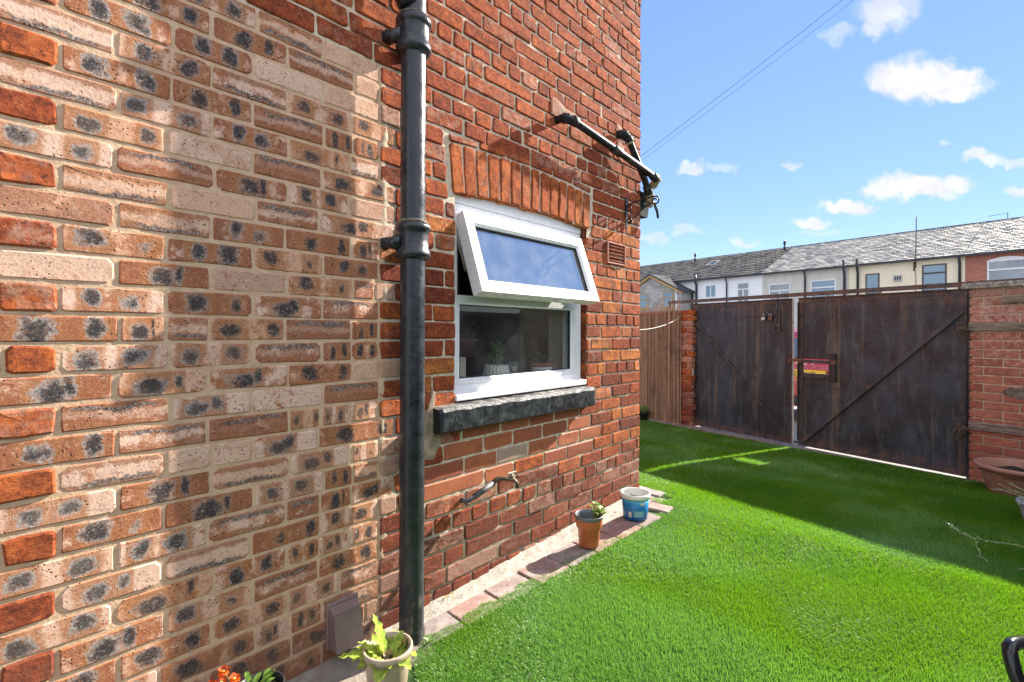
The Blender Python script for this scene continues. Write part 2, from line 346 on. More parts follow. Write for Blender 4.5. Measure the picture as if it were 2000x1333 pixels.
# ------------------------------------------------------------------ the house: its wall
XC = 3.07; OX0, OX1 = 1.415, 2.42; ZS = .775; AR = 5.75; ACZ = 1.750-AR; AMX = (OX0+OX1)/2; AH = .212
ATH = math.asin((OX1-OX0)/2/AR)+.004
Z0 = .0387-.075*2; NROW = 57; WX0 = -.7; WTOP = Z0+.075*NROW
def in_opening(x, z): return OX0 < x < OX1 and z > ZS and math.hypot(x-AMX, z-ACZ) < AR
def in_arch(x, z, pad=0.):
    q = math.hypot(x-AMX, z-ACZ); return AR-.01 < q < AR+AH+.045+pad and abs(math.atan2(x-AMX, z-ACZ)) < ATH+.004
house = empty('brick_house', (0, 0, 0), label='red brick house wall with patched buff bricks, white window and painted black sill', cat='house')
rng = random.Random(7); BR = []
def addb(x0, x1, z, mtl, **k):
    w_ = x1-x0
    if w_ < .018: return
    old = mtl != 1
    jt = k.get('jt', .0105 if old else .0085)
    b = dict(x=(x0+x1)/2, z=z+rng.gauss(0, .0012 if old else .0006), w=w_-jt*rng.uniform(.8, 1.15), h=k.get('h', .067)*rng.uniform(.97, 1.015), m=mtl, j=(.0026 if mtl == 0 else .0016),
             p=(rng.uniform(.0022, .0065) if mtl == 0 else rng.uniform(.0009, .0020)), d=k.get('d', .03), seed=rng.random(), c=(.0065 if mtl == 0 else (.0032 if rng.random() < .8 else .010)))
    wx = rng.random()**2*.55
    if z < .40: wx = min(1, wx+.5*rng.random()**2+.05)
    if k.get('white'): wx = rng.uniform(.75, 1)
    r0 = rng.random()
    if mtl == 0 and z < .4: r0 *= .62
    if mtl == 0 and z > 1.85: r0 = .25+r0*.35
    if mtl == 0 and b['x'] < .14: r0 = .3+.45*r0
    b['r'] = (r0, rng.random(), rng.random(), wx if old else rng.random())
    if mtl == 2: b['r'] = (rng.random(), rng.random(), rng.random(), 1. if rng.random() < .16 else .1)
    BR.append(b)
for k in range(NROW):
    z = Z0+.075*(k+.5); zr = round((z-1.0887)/.075-.5)      # zr = 0 is the course just above the camera's height
    typeA = zr % 2 == 0
    # forbidden intervals on this course
    xs = np.arange(WX0, XC, .004); ok = np.array([not (in_opening(x, z) or in_opening(x, z+.02) or in_arch(x, z, .01)) for x in xs])
    sill = .685 < z < .80
    if sill: ok &= ~((xs > 1.285) & (xs < 2.44))
    patch_hi = z < 2.12
    px0 = (.018 if typeA else .134) if patch_hi else 99; px1 = 1.034 if patch_hi else 99
    iv = []; s0 = None
    for x, o_ in zip(xs, ok):
        if o_ and s0 is None: s0 = x
        if not o_ and s0 is not None: iv.append((s0, x)); s0 = None
    if s0 is not None: iv.append((s0, XC))
    if patch_hi:
        x = px0; joints = [x]
        if typeA: joints += [.243, .468, .693, .918]
        else: joints += [.359, .584, .809]
        ext = rng.random() < .32; end = 1.034+(.07 if ext else 0)
        if typeA and rng.random() < .35: joints[-1] -= .05
        if rng.random() < .12: joints.insert(rng.randrange(1, len(joints)), None)
        joints = sorted([j for j in joints if j is not None]+[end]); joints = [j+(rng.gauss(0, .006) if 0 < i < len(joints)-1 else 0) for i, j in enumerate(joints)]
        if rng.random() < .28:
            i = rng.randrange(1, len(joints)-1); j = (joints[i]+joints[i+1])/2; joints.insert(i+1, j)
        for a, b in zip(joints, joints[1:]): addb(a, b, z, 1)
        iv2 = []
        for a, b in iv:
            if a < px0: iv2.append((a, min(b, px0)))
            if b > end: iv2.append((max(a, end), b))
        iv = iv2
    hdr = (k % 4 == 1) and not .40 < z < .70
    for a, b in iv:
        pitch = .1125 if hdr else .225; offs = .056 if hdr else (0. if k % 2 else .1125)
        if patch_hi and b < .2 and not typeA: offs = .134-.225*2
        x = math.floor((a-offs)/pitch)*pitch+offs; cur = a
        while cur < b-1e-4:
            x += pitch; nx = x+rng.gauss(0, .008)
            if rng.random() < .10 and not hdr: nx -= .1
            if nx-cur < .045: continue
            if b-nx < .045: nx = b
            nx = min(nx, b)
            mtl = 0
            cx_ = (cur+nx)/2
            if .40 < z < .69 and 1.30 < cx_ < 2.5 and (cx_ < 1.3+.075*6*((.70-z)/.075+2) ): 
                if z > .46 or cx_ > 1.32: mtl = 2
            if z < .46 and mtl == 2 and rng.random() < .45: mtl = 0
            edge = abs(nx-OX0) < .02 or abs(cur-OX1) < .02 or abs(nx-XC) < .01 or z > 1.7 and 1.3 < cx_ < 2.5
            addb(cur, nx, z, mtl, d=(.095 if edge else .03), white=(nx < 1.15 and nx > 1.0 and z < 2.1))
            cur = nx
# soldier arch over the window and its thin ring of bats
N = 14
for i in range(N):
    an = -ATH+2*ATH*(i+.5)/N; rr = AR+AH/2
    pw = 2*ATH*rr/N
    BR.append(dict(x=AMX+math.sin(an)*rr, z=ACZ+math.cos(an)*rr, w=AH*rng.uniform(.95, 1.02), h=pw-.009, a=an-math.pi/2, m=0, j=.0026, p=rng.uniform(.004, .0085), d=.095, seed=rng.random(), c=.008,
                   r=(rng.uniform(.5, .95), rng.random(), rng.random(), rng.random()*.35)))
for i in range(6):
    an = -ATH+2*ATH*(i+.5)/6; rr = AR+AH+.024
    BR.append(dict(x=AMX+math.sin(an)*rr, z=ACZ+math.cos(an)*rr, w=2*ATH*rr/6-.012, h=.03, a=an, m=0, j=.002, p=rng.uniform(.002, .007), d=.03, seed=rng.random(),
                   r=(rng.uniform(.3, .8), rng.random(), rng.random(), rng.random()*.5)))
def shown(b):      # how large a brick shows in the photograph
    d_ = b['x']*Fv[0]+1.645*Fv[1]; a_ = b['x']*Rv[0]+1.645*Rv[1]
    if d_ < .2: return 0
    u = a_/d_; v_ = (b['z']-1.12)/d_
    return b['w']*b['h']/d_**3 if (-1.08 < u < 1.05 and -.76 < v_ < .72) else 0
BR.sort(key=shown, reverse=True)
for b in BR[:300]: one_brick(b, house)
many_bricks(BR[300:], house)
# mortar: a finely uneven sheet with the window left out
m, t = material('mortar'); P = t.pos(); s = t.sep(P)
n = t.noise(P, 40., 6., .7); n2 = t.noise(P, 5., 4.)
sand = t.mix(t.ramp(n, .3, .7), (.50, .335, .22), (.62, .435, .295)); grey = t.mix(t.ramp(n, .3, .7), (.46, .37, .26), (.74, .64, .49))
grey = t.mix(t.ramp(t.m('ADD', n2, t.ramp(s[2], .5, .0, 0., .06)), .48, .66, 0., .6), grey, (.55, .50, .43))
grey = t.mix(t.ramp(t.noise(P, 90., 4., .7), .42, .28, 0., .6), grey, (.16, .12, .08))
isp = t.m('MULTIPLY', t.ramp(s[0], 1.07, 1.03), t.ramp(s[2], 2.15, 2.11))
grey = t.mix(t.ramp(t.m('ADD', s[2], t.m('MULTIPLY', n2, .4)), .75, .3, 0., .5), grey, (.27, .20, .14)); c = t.mix(isp, grey, sand); c = t.mix(t.m('MULTIPLY', t.ramp(s[2], .16, -.02), .5), c, (.16, .13, .10))
t.put(t.p.inputs['Base Color'], c); t.p.inputs['Roughness'].default_value = .95; t.p.inputs['Specular IOR Level'].default_value = .2
t.put(t.p.inputs['Normal'], t.bump(t.m('ADD', t.noise(P, 120., 7., .7), t.noise(P, 30., 4.)), .7, .003)); M_MORT = m
st = .0125; nx = int((XC-.02-WX0)/st)+1; nz = int((WTOP-Z0)/st)+1; V = []; Fc = []; idx = {}
for i in range(nx):
    for j in range(nz):
        x = WX0+i*st if i < nx-1 else XC-.012; z = Z0+j*st
        amp = .0016 if (x < 1.03 and z < 2.12) else .0042
        bias = 0 if (x < 1.03 and z < 2.12) else .0012
        if z < .45 and x > 1.03: bias -= .001
        q = mnoise.noise(Vector((x*34, 0, z*34)))*.65+mnoise.noise(Vector((x*11, 5, z*11)))*.7
        # the ragged ridge of mortar at the edge of the patched doorway
        rid = math.exp(-((x-(1.055+.02*mnoise.noise(Vector((0, 3, z*6)))))/.012)**2)*(.007 if z < 2.12 else 0)*(.4+.6*(mnoise.noise(Vector((4, 3, z*9)))+.5))
        V.append((x, .0015+bias-q*amp-max(0, rid), z))
for i in range(nx-1):
    for j in range(nz-1):
        x = WX0+(i+.5)*st; z = Z0+(j+.5)*st
        if OX0-.008 < x < OX1+.008 and z > ZS-.06 and math.hypot(x-AMX, z-ACZ) < AR+.006: continue
        a = i*nz+j; Fc.append((a, a+nz, a+nz+1, a+1))
mb = MB(); mb.add(V, Fc, 0, True); mort = mb.build('mortar', M_MORT, house)
M_GASK0 = simple('dark_rail', (.02, .02, .02), .5)
# body of the house behind its face (end wall, jambs of the opening, room)
M_END = simple('end_wall_brick', (.30, .10, .055), .95, var=.3, scale=30, bump=.6, bscale=60)
mb = MB()
mb.box(WX0, OX0-.012, .02, .24, Z0, WTOP); mb.box(OX1+.012, XC-.008, .02, .24, Z0, WTOP); mb.box(OX0-.012, OX1+.012, .02, .24, Z0, ZS-.07); mb.box(OX0-.012, OX1+.012, .02, .24, 2.0, WTOP)
for i in range(12):
    xa = OX0-.012+(OX1-OX0+.024)*i/12; xb = OX0-.012+(OX1-OX0+.024)*(i+1)/12; xm = (xa+xb)/2
    mb.box(xa, xb, .024, .236, ACZ+math.sqrt(AR**2-(xm-AMX)**2)+.004, 1.996)
mb.box(XC-.35, XC-.010, .24, 4.2, Z0, WTOP); mb.box(WX0, WX0+.3, .24, 4.2, Z0, WTOP); mb.box(WX0+.3, XC-.35, 3.9, 4.2, Z0, WTOP); mb.box(WX0, XC-.01, 0.02, 4.2, WTOP, WTOP+.1)
mb.build('wall_core', M_END, house)
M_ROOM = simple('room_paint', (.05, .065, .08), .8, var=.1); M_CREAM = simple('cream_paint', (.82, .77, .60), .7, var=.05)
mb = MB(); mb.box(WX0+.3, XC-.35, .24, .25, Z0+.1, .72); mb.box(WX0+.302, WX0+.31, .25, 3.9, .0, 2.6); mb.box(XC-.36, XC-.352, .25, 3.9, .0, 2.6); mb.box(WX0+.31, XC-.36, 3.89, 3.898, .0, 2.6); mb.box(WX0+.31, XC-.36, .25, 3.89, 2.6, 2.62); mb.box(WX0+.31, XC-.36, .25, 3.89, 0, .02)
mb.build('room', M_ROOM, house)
mb = MB(); mb.box(OX1-.035, OX1+.010, .11, .25, .845, 1.69); mb.box(OX0-.01, OX0+.02, .11, .25, .845, 1.69); mb.build('inner_reveal', M_CREAM, house)
M_PVC = simple('white_upvc', (.80, .81, .83), .28, var=.02)
mb = MB(); mb.box(OX0+.021, OX1-.036, .101, .30, .815, .845, bev=.004); mb.build('inner_window_board', M_PVC, house)

# kitchen units far inside, barely seen
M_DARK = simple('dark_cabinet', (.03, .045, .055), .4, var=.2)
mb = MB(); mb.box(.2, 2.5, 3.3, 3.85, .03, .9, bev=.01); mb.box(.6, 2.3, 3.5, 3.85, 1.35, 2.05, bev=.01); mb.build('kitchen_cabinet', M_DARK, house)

# small lit spots far inside the kitchen
kl = empty('spot_light_rail', (1.55, 3.47, 1.30), label='rail of tiny warm kitchen lights glowing deep inside behind the window', cat='light')
m_ = bpy.data.materials.new('lit_bulb'); m_.use_nodes = True; tt = NT(m_.node_tree); tt.n.clear(); ou = tt.new('ShaderNodeOutputMaterial'); em = tt.new('ShaderNodeEmission'); em.inputs[0].default_value = (1, .62, .18, 1); em.inputs[1].default_value = 3.; tt.l.new(em.outputs[0], ou.inputs[0])
mb = MB(); mb.box(-.35, .35, 0, .03, .03, .05); mb.build('rail', M_GASK0, kl)
for i in range(6): mb = MB(); mb.tube([(-.28+i*.11, 0, -.045), (-.28+i*.11, 0, .025)], .010, 8); mb.build('bulb', m_, kl)

# stone sill, painted black
m, t = material('black_painted_stone'); P = t.obj(); s = t.sep(P)
n = t.noise(P, 28., 7., .72); c = t.mix(t.ramp(n, .35, .7), (.007, .010, .015), (.022, .028, .037)); c = t.mix(t.ramp(t.noise(P, 60., 7., .8), .60, .74, 0., .6), c, (.20, .21, .22))
up = t.sep(t.new('ShaderNodeNewGeometry').outputs['Normal'])[2]; c = t.mix(t.m('MULTIPLY', t.ramp(up, .5, .9), t.ramp(t.noise(P, 22., 6., .75), .42, .62, .1, .8)), c, (.30, .28, .26))
t.put(t.p.inputs['Base Color'], c); t.put(t.p.inputs['Roughness'], t.ramp(n, .3, .7, .3, .6)); t.put(t.p.inputs['Normal'], t.bump(t.noise(P, 45., 7., .7), .8, .004)); M_SILL = m
mb = MB(); nxs = 60; pr_ = [(-.005, .70), (-.052, .698), (-.062, .708), (-.063, .790), (-.056, .806), (.0, .811), (.09, .817)]
V = []; rs = random.Random(4)
for i in range(nxs+1):
    x = 1.281+(2.44-1.281)*i/nxs
    for (y, z) in pr_:
        q = mnoise.noise(Vector((x*16, y*40, z*30)))*.0035+mnoise.noise(Vector((x*60, y*50, z*40)))*.0015
        e = .006 if i in (0, nxs) else 0
        V.append((x+(.004 if i == 0 else -.004 if i == nxs else 0), y+q*.8+e, z+q*(1 if z > .75 else .6)-(e if z > .75 else 0)))
np_ = len(pr_); Fc = [(i*np_+k, (i+1)*np_+k, (i+1)*np_+k+1, i*np_+k+1) for i in range(nxs) for k in range(np_-1)]
Fc += [tuple(range(np_)), tuple(nxs*np_+k for k in range(np_))[::-1], ]
mb.add(V, Fc, 0, False); sill = mb.build('window_sill', M_SILL, house)
# smeared mortar below and left of the sill
M_SMEAR = simple('smeared_cement', (.40, .31, .22), .95, var=.2, scale=25, bump=.5, bscale=60)
mb = MB()
def blob(mb, pts, y=-.006, mi=0):
    cx_ = sum(p[0] for p in pts)/len(pts); cz_ = sum(p[1] for p in pts)/len(pts); n = len(pts)
    mb.add([(cx_, y-.003, cz_)]+[(p[0], y, p[1]) for p in pts]+[(cx_+(p[0]-cx_)*1.12, .004, cz_+(p[1]-cz_)*1.12) for p in pts],
           [(0, 1+k, 1+(k+1) % n) for k in range(n)]+[(1+k, 1+n+k, 1+n+(k+1) % n, 1+(k+1) % n) for k in range(n)], mi)
blob(mb, [(1.235, .60), (1.29, .59), (1.33, .66), (1.325, .695), (1.282, .70), (1.280, .78), (1.30, .86), (1.287, .875), (1.262, .80), (1.238, .73)], -.010)
mb.build('smeared_mortar', M_SMEAR, house)
M_PINKR = simple('pink_render', (.40, .18, .11), .95, var=.15, scale=30, bump=.4, dirt=(.30, .26, .17), dscale=14)
mb = MB()
blob(mb, [(2.085, 2.295), (2.17, 2.29), (2.25, 2.305), (2.31, 2.325), (2.30, 2.36), (2.20, 2.365), (2.12, 2.39), (2.085, 2.38)], -.0085); mb.build('patch_mortar', M_PINKR, house)
mb = MB(); blob(mb, [(2.735, 2.405), (2.80, 2.40), (2.81, 2.44), (2.75, 2.45)], -.0085); mb.build('patch_mortar', M_PINKR, house)
mb = MB(); blob(mb, [(2.74, 2.25), (2.81, 2.22), (2.84, 2.33), (2.76, 2.34)], -.009); mb.build('patch_mortar', M_PINKR, house)

# ------------------------------------------------------------------ the window
def glassmat(name, tint, refl, rough=.0, streak=.15):
    m = bpy.data.materials.new(name); m.use_nodes = True; t = NT(m.node_tree); t.n.clear(); out = t.new('ShaderNodeOutputMaterial')
    tr = t.new('ShaderNodeBsdfTransparent'); tr.inputs[0].default_value = tint+(1,); gl = t.new('ShaderNodeBsdfGlossy'); gl.inputs['Roughness'].default_value = rough; gl.inputs[0].default_value = (.97, .95, .88, 1)
    lw = t.new('ShaderNodeLayerWeight'); lw.inputs[0].default_value = .12
    P = t.obj(); f = t.m('ADD', t.m('MULTIPLY', lw.outputs['Fresnel'], .9), refl)
    df = t.new('ShaderNodeBsdfDiffuse'); df.inputs[0].default_value = (.75, .78, .8, 1)
    mx = t.new('ShaderNodeMixShader'); t.put(mx.inputs[0], f); t.l.new(tr.outputs[0], mx.inputs[1]); t.l.new(gl.outputs[0], mx.inputs[2])
    m2 = t.new('ShaderNodeMixShader'); t.put(m2.inputs[0], t.ramp(t.noise(P, 7., 6., .7), .38, .72, streak*.25, streak)); t.l.new(mx.outputs[0], m2.inputs[1]); t.l.new(df.outputs[0], m2.inputs[2])
    t.l.new(m2.outputs[0], out.inputs[0]); return m
M_GLASS = glassmat('window_glass', (.93, .95, .95), .03, streak=.04); M_GLASS2 = glassmat('open_sash_glass', (.6, .66, .68), .50, rough=0., streak=.12)
M_GASK = simple('black_gasket', (.012, .012, .013), .5)
win = empty('window', (0, 0, 0)); win.parent = house
def frame_ring(mb, x0, x1, z0, z1, wl, wr, wb, wt, y0, y1, lip=.008, mi=0):
    """a mitred frame with a stepped, chamfered section"""
    sec = [(0., y1), (0., y0+.004), (.004, y0), (.58, y0), (.585, y0+.0035), (.605, y0+.0035), (.61, y0), (.80, y0), (.86, y0+lip), (1., y0+lip*1.9), (1., y1)]
    V = []; k = len(sec)
    for (q, y) in sec:
        V += [(x0+wl*q, y, z0+wb*q), (x1-wr*q, y, z0+wb*q), (x1-wr*q, y, z1-wt*q), (x0+wl*q, y, z1-wt*q)]
    F_ = [(4*i+c, 4*i+(c+1) % 4, 4*(i+1)+(c+1) % 4, 4*(i+1)+c) for i in range(k-1) for c in range(4)]
    mb.add(V, F_, mi)
YF = .030
mb = MB(); frame_ring(mb, OX0-.004, OX1-.012, .848, 1.288, .066, .082, .062, .040, YF, .10)
frame_ring(mb, OX0-.004, OX1-.012, 1.262, 1.697, .052, .060, .022, .050, YF+.006, .10, lip=.004)
# head piece filling the curve below the arch
V = []; nn = 16
for i in range(nn+1):
    x = OX0-.003+(OX1-.010-OX0)*i/nn; zt = ACZ+math.sqrt(max(0, (AR+.004)**2-(x-AMX)**2))
    V += [(x, YF+.012, 1.690), (x, YF+.012, 1.700), (x, YF+.002, 1.702), (x, YF+.002, zt)]
mb.add(V, [(4*i+k, 4*i+4+k, 4*i+5+k, 4*i+1+k) for i in range(nn) for k in range(3)])
fr_ = mb.build('window_frame', M_PVC, win, fixn=False)
mb = MB(); mb.box(OX0-.003, OX1-.006, -.012, .10, .818, .846, bev=.004); mb.box(OX0-.003, OX1-.006, .018, .10, .846, .852); mb.build('window_cill', M_PVC, win)
mb = MB(); mb.box(OX0+.062, OX1-.094, .058, .062, .91, 1.248); mb.build('glass_pane', M_GLASS, win)
mb = MB(); mb.box(OX1-.104, OX1-.0945, .046, .056, .912, 1.246); mb.box(OX0+.0625, OX0+.066, .046, .056, .912, 1.246); mb.box(OX0+.066, OX1-.104, .047, .056, .912, .915); mb.box(OX0+.066, OX1-.104, .047, .056, 1.244, 1.247); mb.build('gasket', M_GASK, win)
mb = MB(); mb.box(OX0+.05, OX1-.07, .04, .056, 1.284, 1.292); mb.box(OX0+.05, OX0+.056, .04, .056, 1.29, 1.66); mb.build('gasket', M_GASK, win)
mb = MB()
for x in (1.62, 1.98, 2.20): mb.box(x-.04, x+.04, .034, .046, 1.2885, 1.296, bev=.002)
mb.build('striker_plate', simple('zinc', (.45, .46, .48), .35, metal=.8), win)
# the top-hung sash, open
SW, SH, SA = .906, .385, math.asin(.127/.385)
sash = empty('open_sash', (1.450, .006, 1.655)); sash.parent = win; sash.rotation_euler = (-SA, 0, 0)
# local: x along, z down from the hinge (negative), face towards -y
mb = MB(); frame_ring(mb, 0, SW, -SH, 0, .062, .062, .062, .062, -.014, .046); mb.box(.012, SW-.012, .0465, .058, -SH+.01, -.006); sf = mb.build('sash_frame', M_PVC, sash, fixn=False)
M_LINE = simple('grey_joint', (.22, .23, .25), .6)
for (cx_, cz_, dx_, dz_) in ((0, 0, 1, -1), (SW, 0, -1, -1), (0, -SH, 1, 1), (SW, -SH, -1, 1)):
    mb = MB(); a_ = (cx_+dx_*.003, cz_+dz_*.003); b_ = (cx_+dx_*.049, cz_+dz_*.049); o_ = .0005
    mb.add([(a_[0]-o_, -.0143, a_[1]), (a_[0]+o_, -.0143, a_[1]), (b_[0]+o_, -.0143, b_[1]), (b_[0]-o_, -.0143, b_[1])], [(0, 1, 2, 3)]); mb.build('mitre_joint', M_LINE, sash)
mb = MB(); mb.box(.058, SW-.058, .010, .014, -SH+.058, -.058); mb.build('sash_glass', M_GLASS2, sash)
mb = MB(); mb.box(.0615, .065, -.001, .008, -SH+.061, -.061); mb.box(SW-.0655, SW-.0618, -.001, .008, -SH+.061, -.061); mb.box(.065, SW-.0655, -.001, .008, -.0655, -.0615); mb.build('gasket', M_GASK, sash)
mb = MB()
for x in (-.004+.006, SW-.012): mb.box(x, x+.012, .050, .066, -.26, -.02); mb.tube([(x+.006, .058, -.24), (x+.006, .075, -.12), (x+.006, .10, -.03)], .005, 6)
mb.build('stay_arm', simple('steel', (.5, .48, .44), .4, metal=.9, dirt=(.2, .12, .07)), sash)

# ------------------------------------------------------------------ air vent
M_TERRA = simple('terracotta_red', (.36, .12, .08), .8, var=.12, bump=.2)
v = empty('air_vent', (2.742, -.004, 1.62), label='small red louvred air vent set in the brick beside the open window', cat='air vent')
mb = MB(); mb.box(-.108, .108, -.010, .02, -.068, -.058, bev=.002); mb.box(-.108, .108, -.010, .02, .058, .068, bev=.002); mb.box(-.108, -.098, -.010, .02, -.058, .058); mb.box(.098, .108, -.010, .02, -.058, .058); mb.build('vent_frame', M_TERRA, v)
for i in range(5):
    mb = MB(); mb.box(-.098, .098, -.010, .006, -.0022, .0022, M=Matrix.Rotation(R_(25), 4, 'X')); mb.build('louvre', M_TERRA, v, loc=(0, 0, -.045+i*.0225))
mb = MB(); mb.box(-.098, .098, .012, .016, -.058, .058); mb.build('vent_back', M_GASK, v)

# ------------------------------------------------------------------ cast-iron drainpipe
def mat_iron():
    m, t = material('black_painted_iron'); P = t.obj(); z = t.sep(t.pos())[2]
    n = t.noise(P, 18., 6., .65); c = t.mix(t.ramp(n, .3, .7), (.009, .012, .018), (.024, .029, .038))
    n2 = t.noise(t.stretch(P, 40., 40., 9.), 1., 6., .8); low = t.ramp(z, .45, .0)
    c = t.mix(t.ramp(t.noise(P, 75., 5., .8), .66, .70, 0., .7), c, (.16, .12, .09)); c = t.mix(t.m('MULTIPLY', t.ramp(n2, .52, .68), t.m('ADD', .12, t.m('MULTIPLY', low, .8))), c, (.17, .14, .10))
    t.put(t.p.inputs['Base Color'], c); t.put(t.p.inputs['Roughness'], t.m('ADD', t.ramp(n, .3, .7, .24, .40), t.m('MULTIPLY', low, .25)))
    t.put(t.p.inputs['Normal'], t.bump(t.m('ADD', t.noise(P, 26., 5., .6), t.m('MULTIPLY', t.voro(P, 60.), -.35)), .35, .004)); return m
M_IRON = mat_iron()
PX, PY = 1.129, -.082
dp = empty('drainpipe', (PX, PY, -.08), label='thick black cast-iron drainpipe running the full height of the wall', cat='drainpipe')
mb = MB(); mb.lathe([(.047, -.08), (.047, 1.5), (.0475, 1.55), (.047, 2.3), (.0465, 3.9)], 40); mb.lathe([(.051, -.1), (.051, .06), (.047, .075)], 40); mb.build('pipe', M_IRON, dp)
def socket(z):
    mb = MB(); mb.lathe([(.046, z-.030), (.056, z-.026), (.0665, z-.018), (.068, z-.006), (.0645, z+.004), (.060, z+.012), (.0585, z+.07), (.061, z+.078), (.0675, z+.084), (.068, z+.098), (.062, z+.108), (.05, z+.112), (.047, z+.106)], 40)
    for s_ in (-1, 1):       # the lugs nailed to the wall
        mb.tube([(s_*.040, .01, z+.035), (s_*.064, .045, z+.035), (s_*.078, .066, z+.035)], [.034, .024, .020], 12); mb.tube([(s_*.080, .06, z+.035), (s_*.080, .036, z+.035)], .011, 8); mb.box(s_*.07-.02, s_*.07+.02, .045, .082, z+.018, z+.052)
    o = mb.build('socket', M_IRON, dp); mb2 = MB(); mb2.lathe([(.050, z+.108), (.058, z+.116), (.048, z+.122)], 24); mb2.build('putty_joint', simple('old_putty', (.20, .17, .12), .9, var=.3, scale=60, bump=.8), o)
socket(1.505); socket(2.290)
mb = MB(); mb.tube([(-.02, 0, 2.44), (-.05, 0, 2.50), (-.10, .0, 2.57), (-.17, .0, 2.66), (-.25, .0, 2.80)], [.044, .046, .046, .046, .046], 24); mb.build('branch_pipe', M_IRON, dp)

# ------------------------------------------------------------------ black waste pipes
M_PLAST = simple('black_plastic_pipe', (.018, .020, .024), .55, spec=.3, var=.3, scale=30, dirt=(.10, .09, .07), dscale=20); M_TAPE = simple('foam_tape', (.42, .36, .24), .9, var=.35, scale=50, bump=.6, dirt=(.07, .06, .05), dscale=30)
def waste(name, p, label, fit):
    o = empty(name, p[0], label=label, cat='waste pipe'); q = [Vector(a)-Vector(p[0]) for a in p]
    mb = MB(); mb.tube(q, .0215, 16); mb.build('pipe', M_PLAST, o)
    for (a, b, r) in fit:
        mb = MB(); A, B = Vector(a)-Vector(p[0]), Vector(b)-Vector(p[0]); dd = (B-A); mb.tube([A, A+dd*.04, A+dd*.5, B-dd*.04, B], [r*.92, r, r*.985, r, r*.92], 16); mb.build('pipe_fitting', M_PLAST, o)
    return o
A1 = [(2.125, .02, 2.272), (2.125, -.045, 2.272), (2.130, -.066, 2.270), (2.150, -.078, 2.267), (2.175, -.080, 2.264), (2.62, -.084, 2.222), (3.10, -.088, 2.174), (3.135, -.086, 2.166), (3.15, -.06, 2.145), (3.16, -.01, 2.115), (3.165, .01, 2.08)]
w1 = waste('waste_pipe', A1, 'long black waste pipe sloping from its wall elbow to the corner', [(A1[1], (2.15, -.078, 2.267), .028), ((2.165, -.08, 2.265), (2.20, -.080, 2.262), .0275), ((2.575, -.084, 2.226), (2.66, -.084, 2.218), .0265), ((3.07, -.087, 2.178), (3.12, -.087, 2.170), .028)])
A2 = [(2.763, .02, 2.385), (2.763, -.03, 2.385), (2.770, -.05, 2.380), (2.788, -.058, 2.366), (2.80, -.060, 2.35), (3.02, -.055, 2.15), (3.12, -.045, 2.055), (3.16, -.02, 2.02)]
w2 = waste('waste_pipe', A2, 'shorter steep black waste pipe elbowed out beside the house corner', [((2.763, -.015, 2.385), (2.785, -.057, 2.368), .0285), ((2.788, -.058, 2.362), (2.812, -.06, 2.34), .028), ((3.06, -.05, 2.112), (3.10, -.047, 2.075), .028)])
def tape(o, base, pts, r): mb = MB(); q = [Vector(a)-Vector(base) for a in pts]; mb.tube(q, [r*(1+.12*((i % 2)*2-1)) for i in range(len(q))], 14); mb.build('tape_wrap', M_TAPE, o)
tape(w1, A1[0], [(3.125, -.088, 2.172), (3.135, -.086, 2.166), (3.143, -.075, 2.155), (3.150, -.06, 2.145), (3.155, -.035, 2.13), (3.16, -.01, 2.115), (3.164, .005, 2.09)], .0275)
tape(w2, A2[0], [(3.105, -.046, 2.07), (3.12, -.045, 2.055), (3.14, -.033, 2.037), (3.16, -.02, 2.02), (3.165, -.01, 2.0)], .028)
tape(w2, A2[0], [(2.806, -.06, 2.345), (2.812, -.06, 2.339), (2.818, -.06, 2.334)], .029)
M_GREEN = simple('dark_green_paint', (.010, .038, .036), .9, var=.25, dirt=(.05, .05, .05))
hop = empty('hopper_head', (3.15, .07, 1.935), label='dark green hopper box fixed round the corner of the house', cat='hopper')
mb = MB(); V = [(-.075, -.065, .15), (.075, -.065, .15), (.075, .085, .15), (-.075, .085, .15), (-.06, -.05, 0), (.06, -.05, 0), (.06, .07, 0), (-.06, .07, 0)]
mb.add(V, [(0, 1, 5, 4), (1, 2, 6, 5), (2, 3, 7, 6), (3, 0, 4, 7), (4, 5, 6, 7)]); mb.build('hopper', M_GREEN, hop)
mb = MB(); mb.box(-.08, .08, -.072, -.062, .135, .155); mb.box(-.08, .08, .083, .093, .135, .155); mb.box(-.08, -.07, -.062, .083, .135, .155); mb.box(.07, .08, -.062, .083, .135, .155); mb.build('rim', M_GREEN, hop)
mb = MB(); mb.tube([(-.04, .045, .002), (-.06, .05, -.2), (-.07, .05, -1.85)], .034, 14); mb.build('downpipe', M_IRON, hop)
mb = MB(); mb.tube([(.01, -.04, .16), (.055, -.10, .10), (.075, -.115, .04), (.08, -.12, -.01)], [.012, .011, .01, .008], 6); mb.build('strap', M_GREEN, hop)

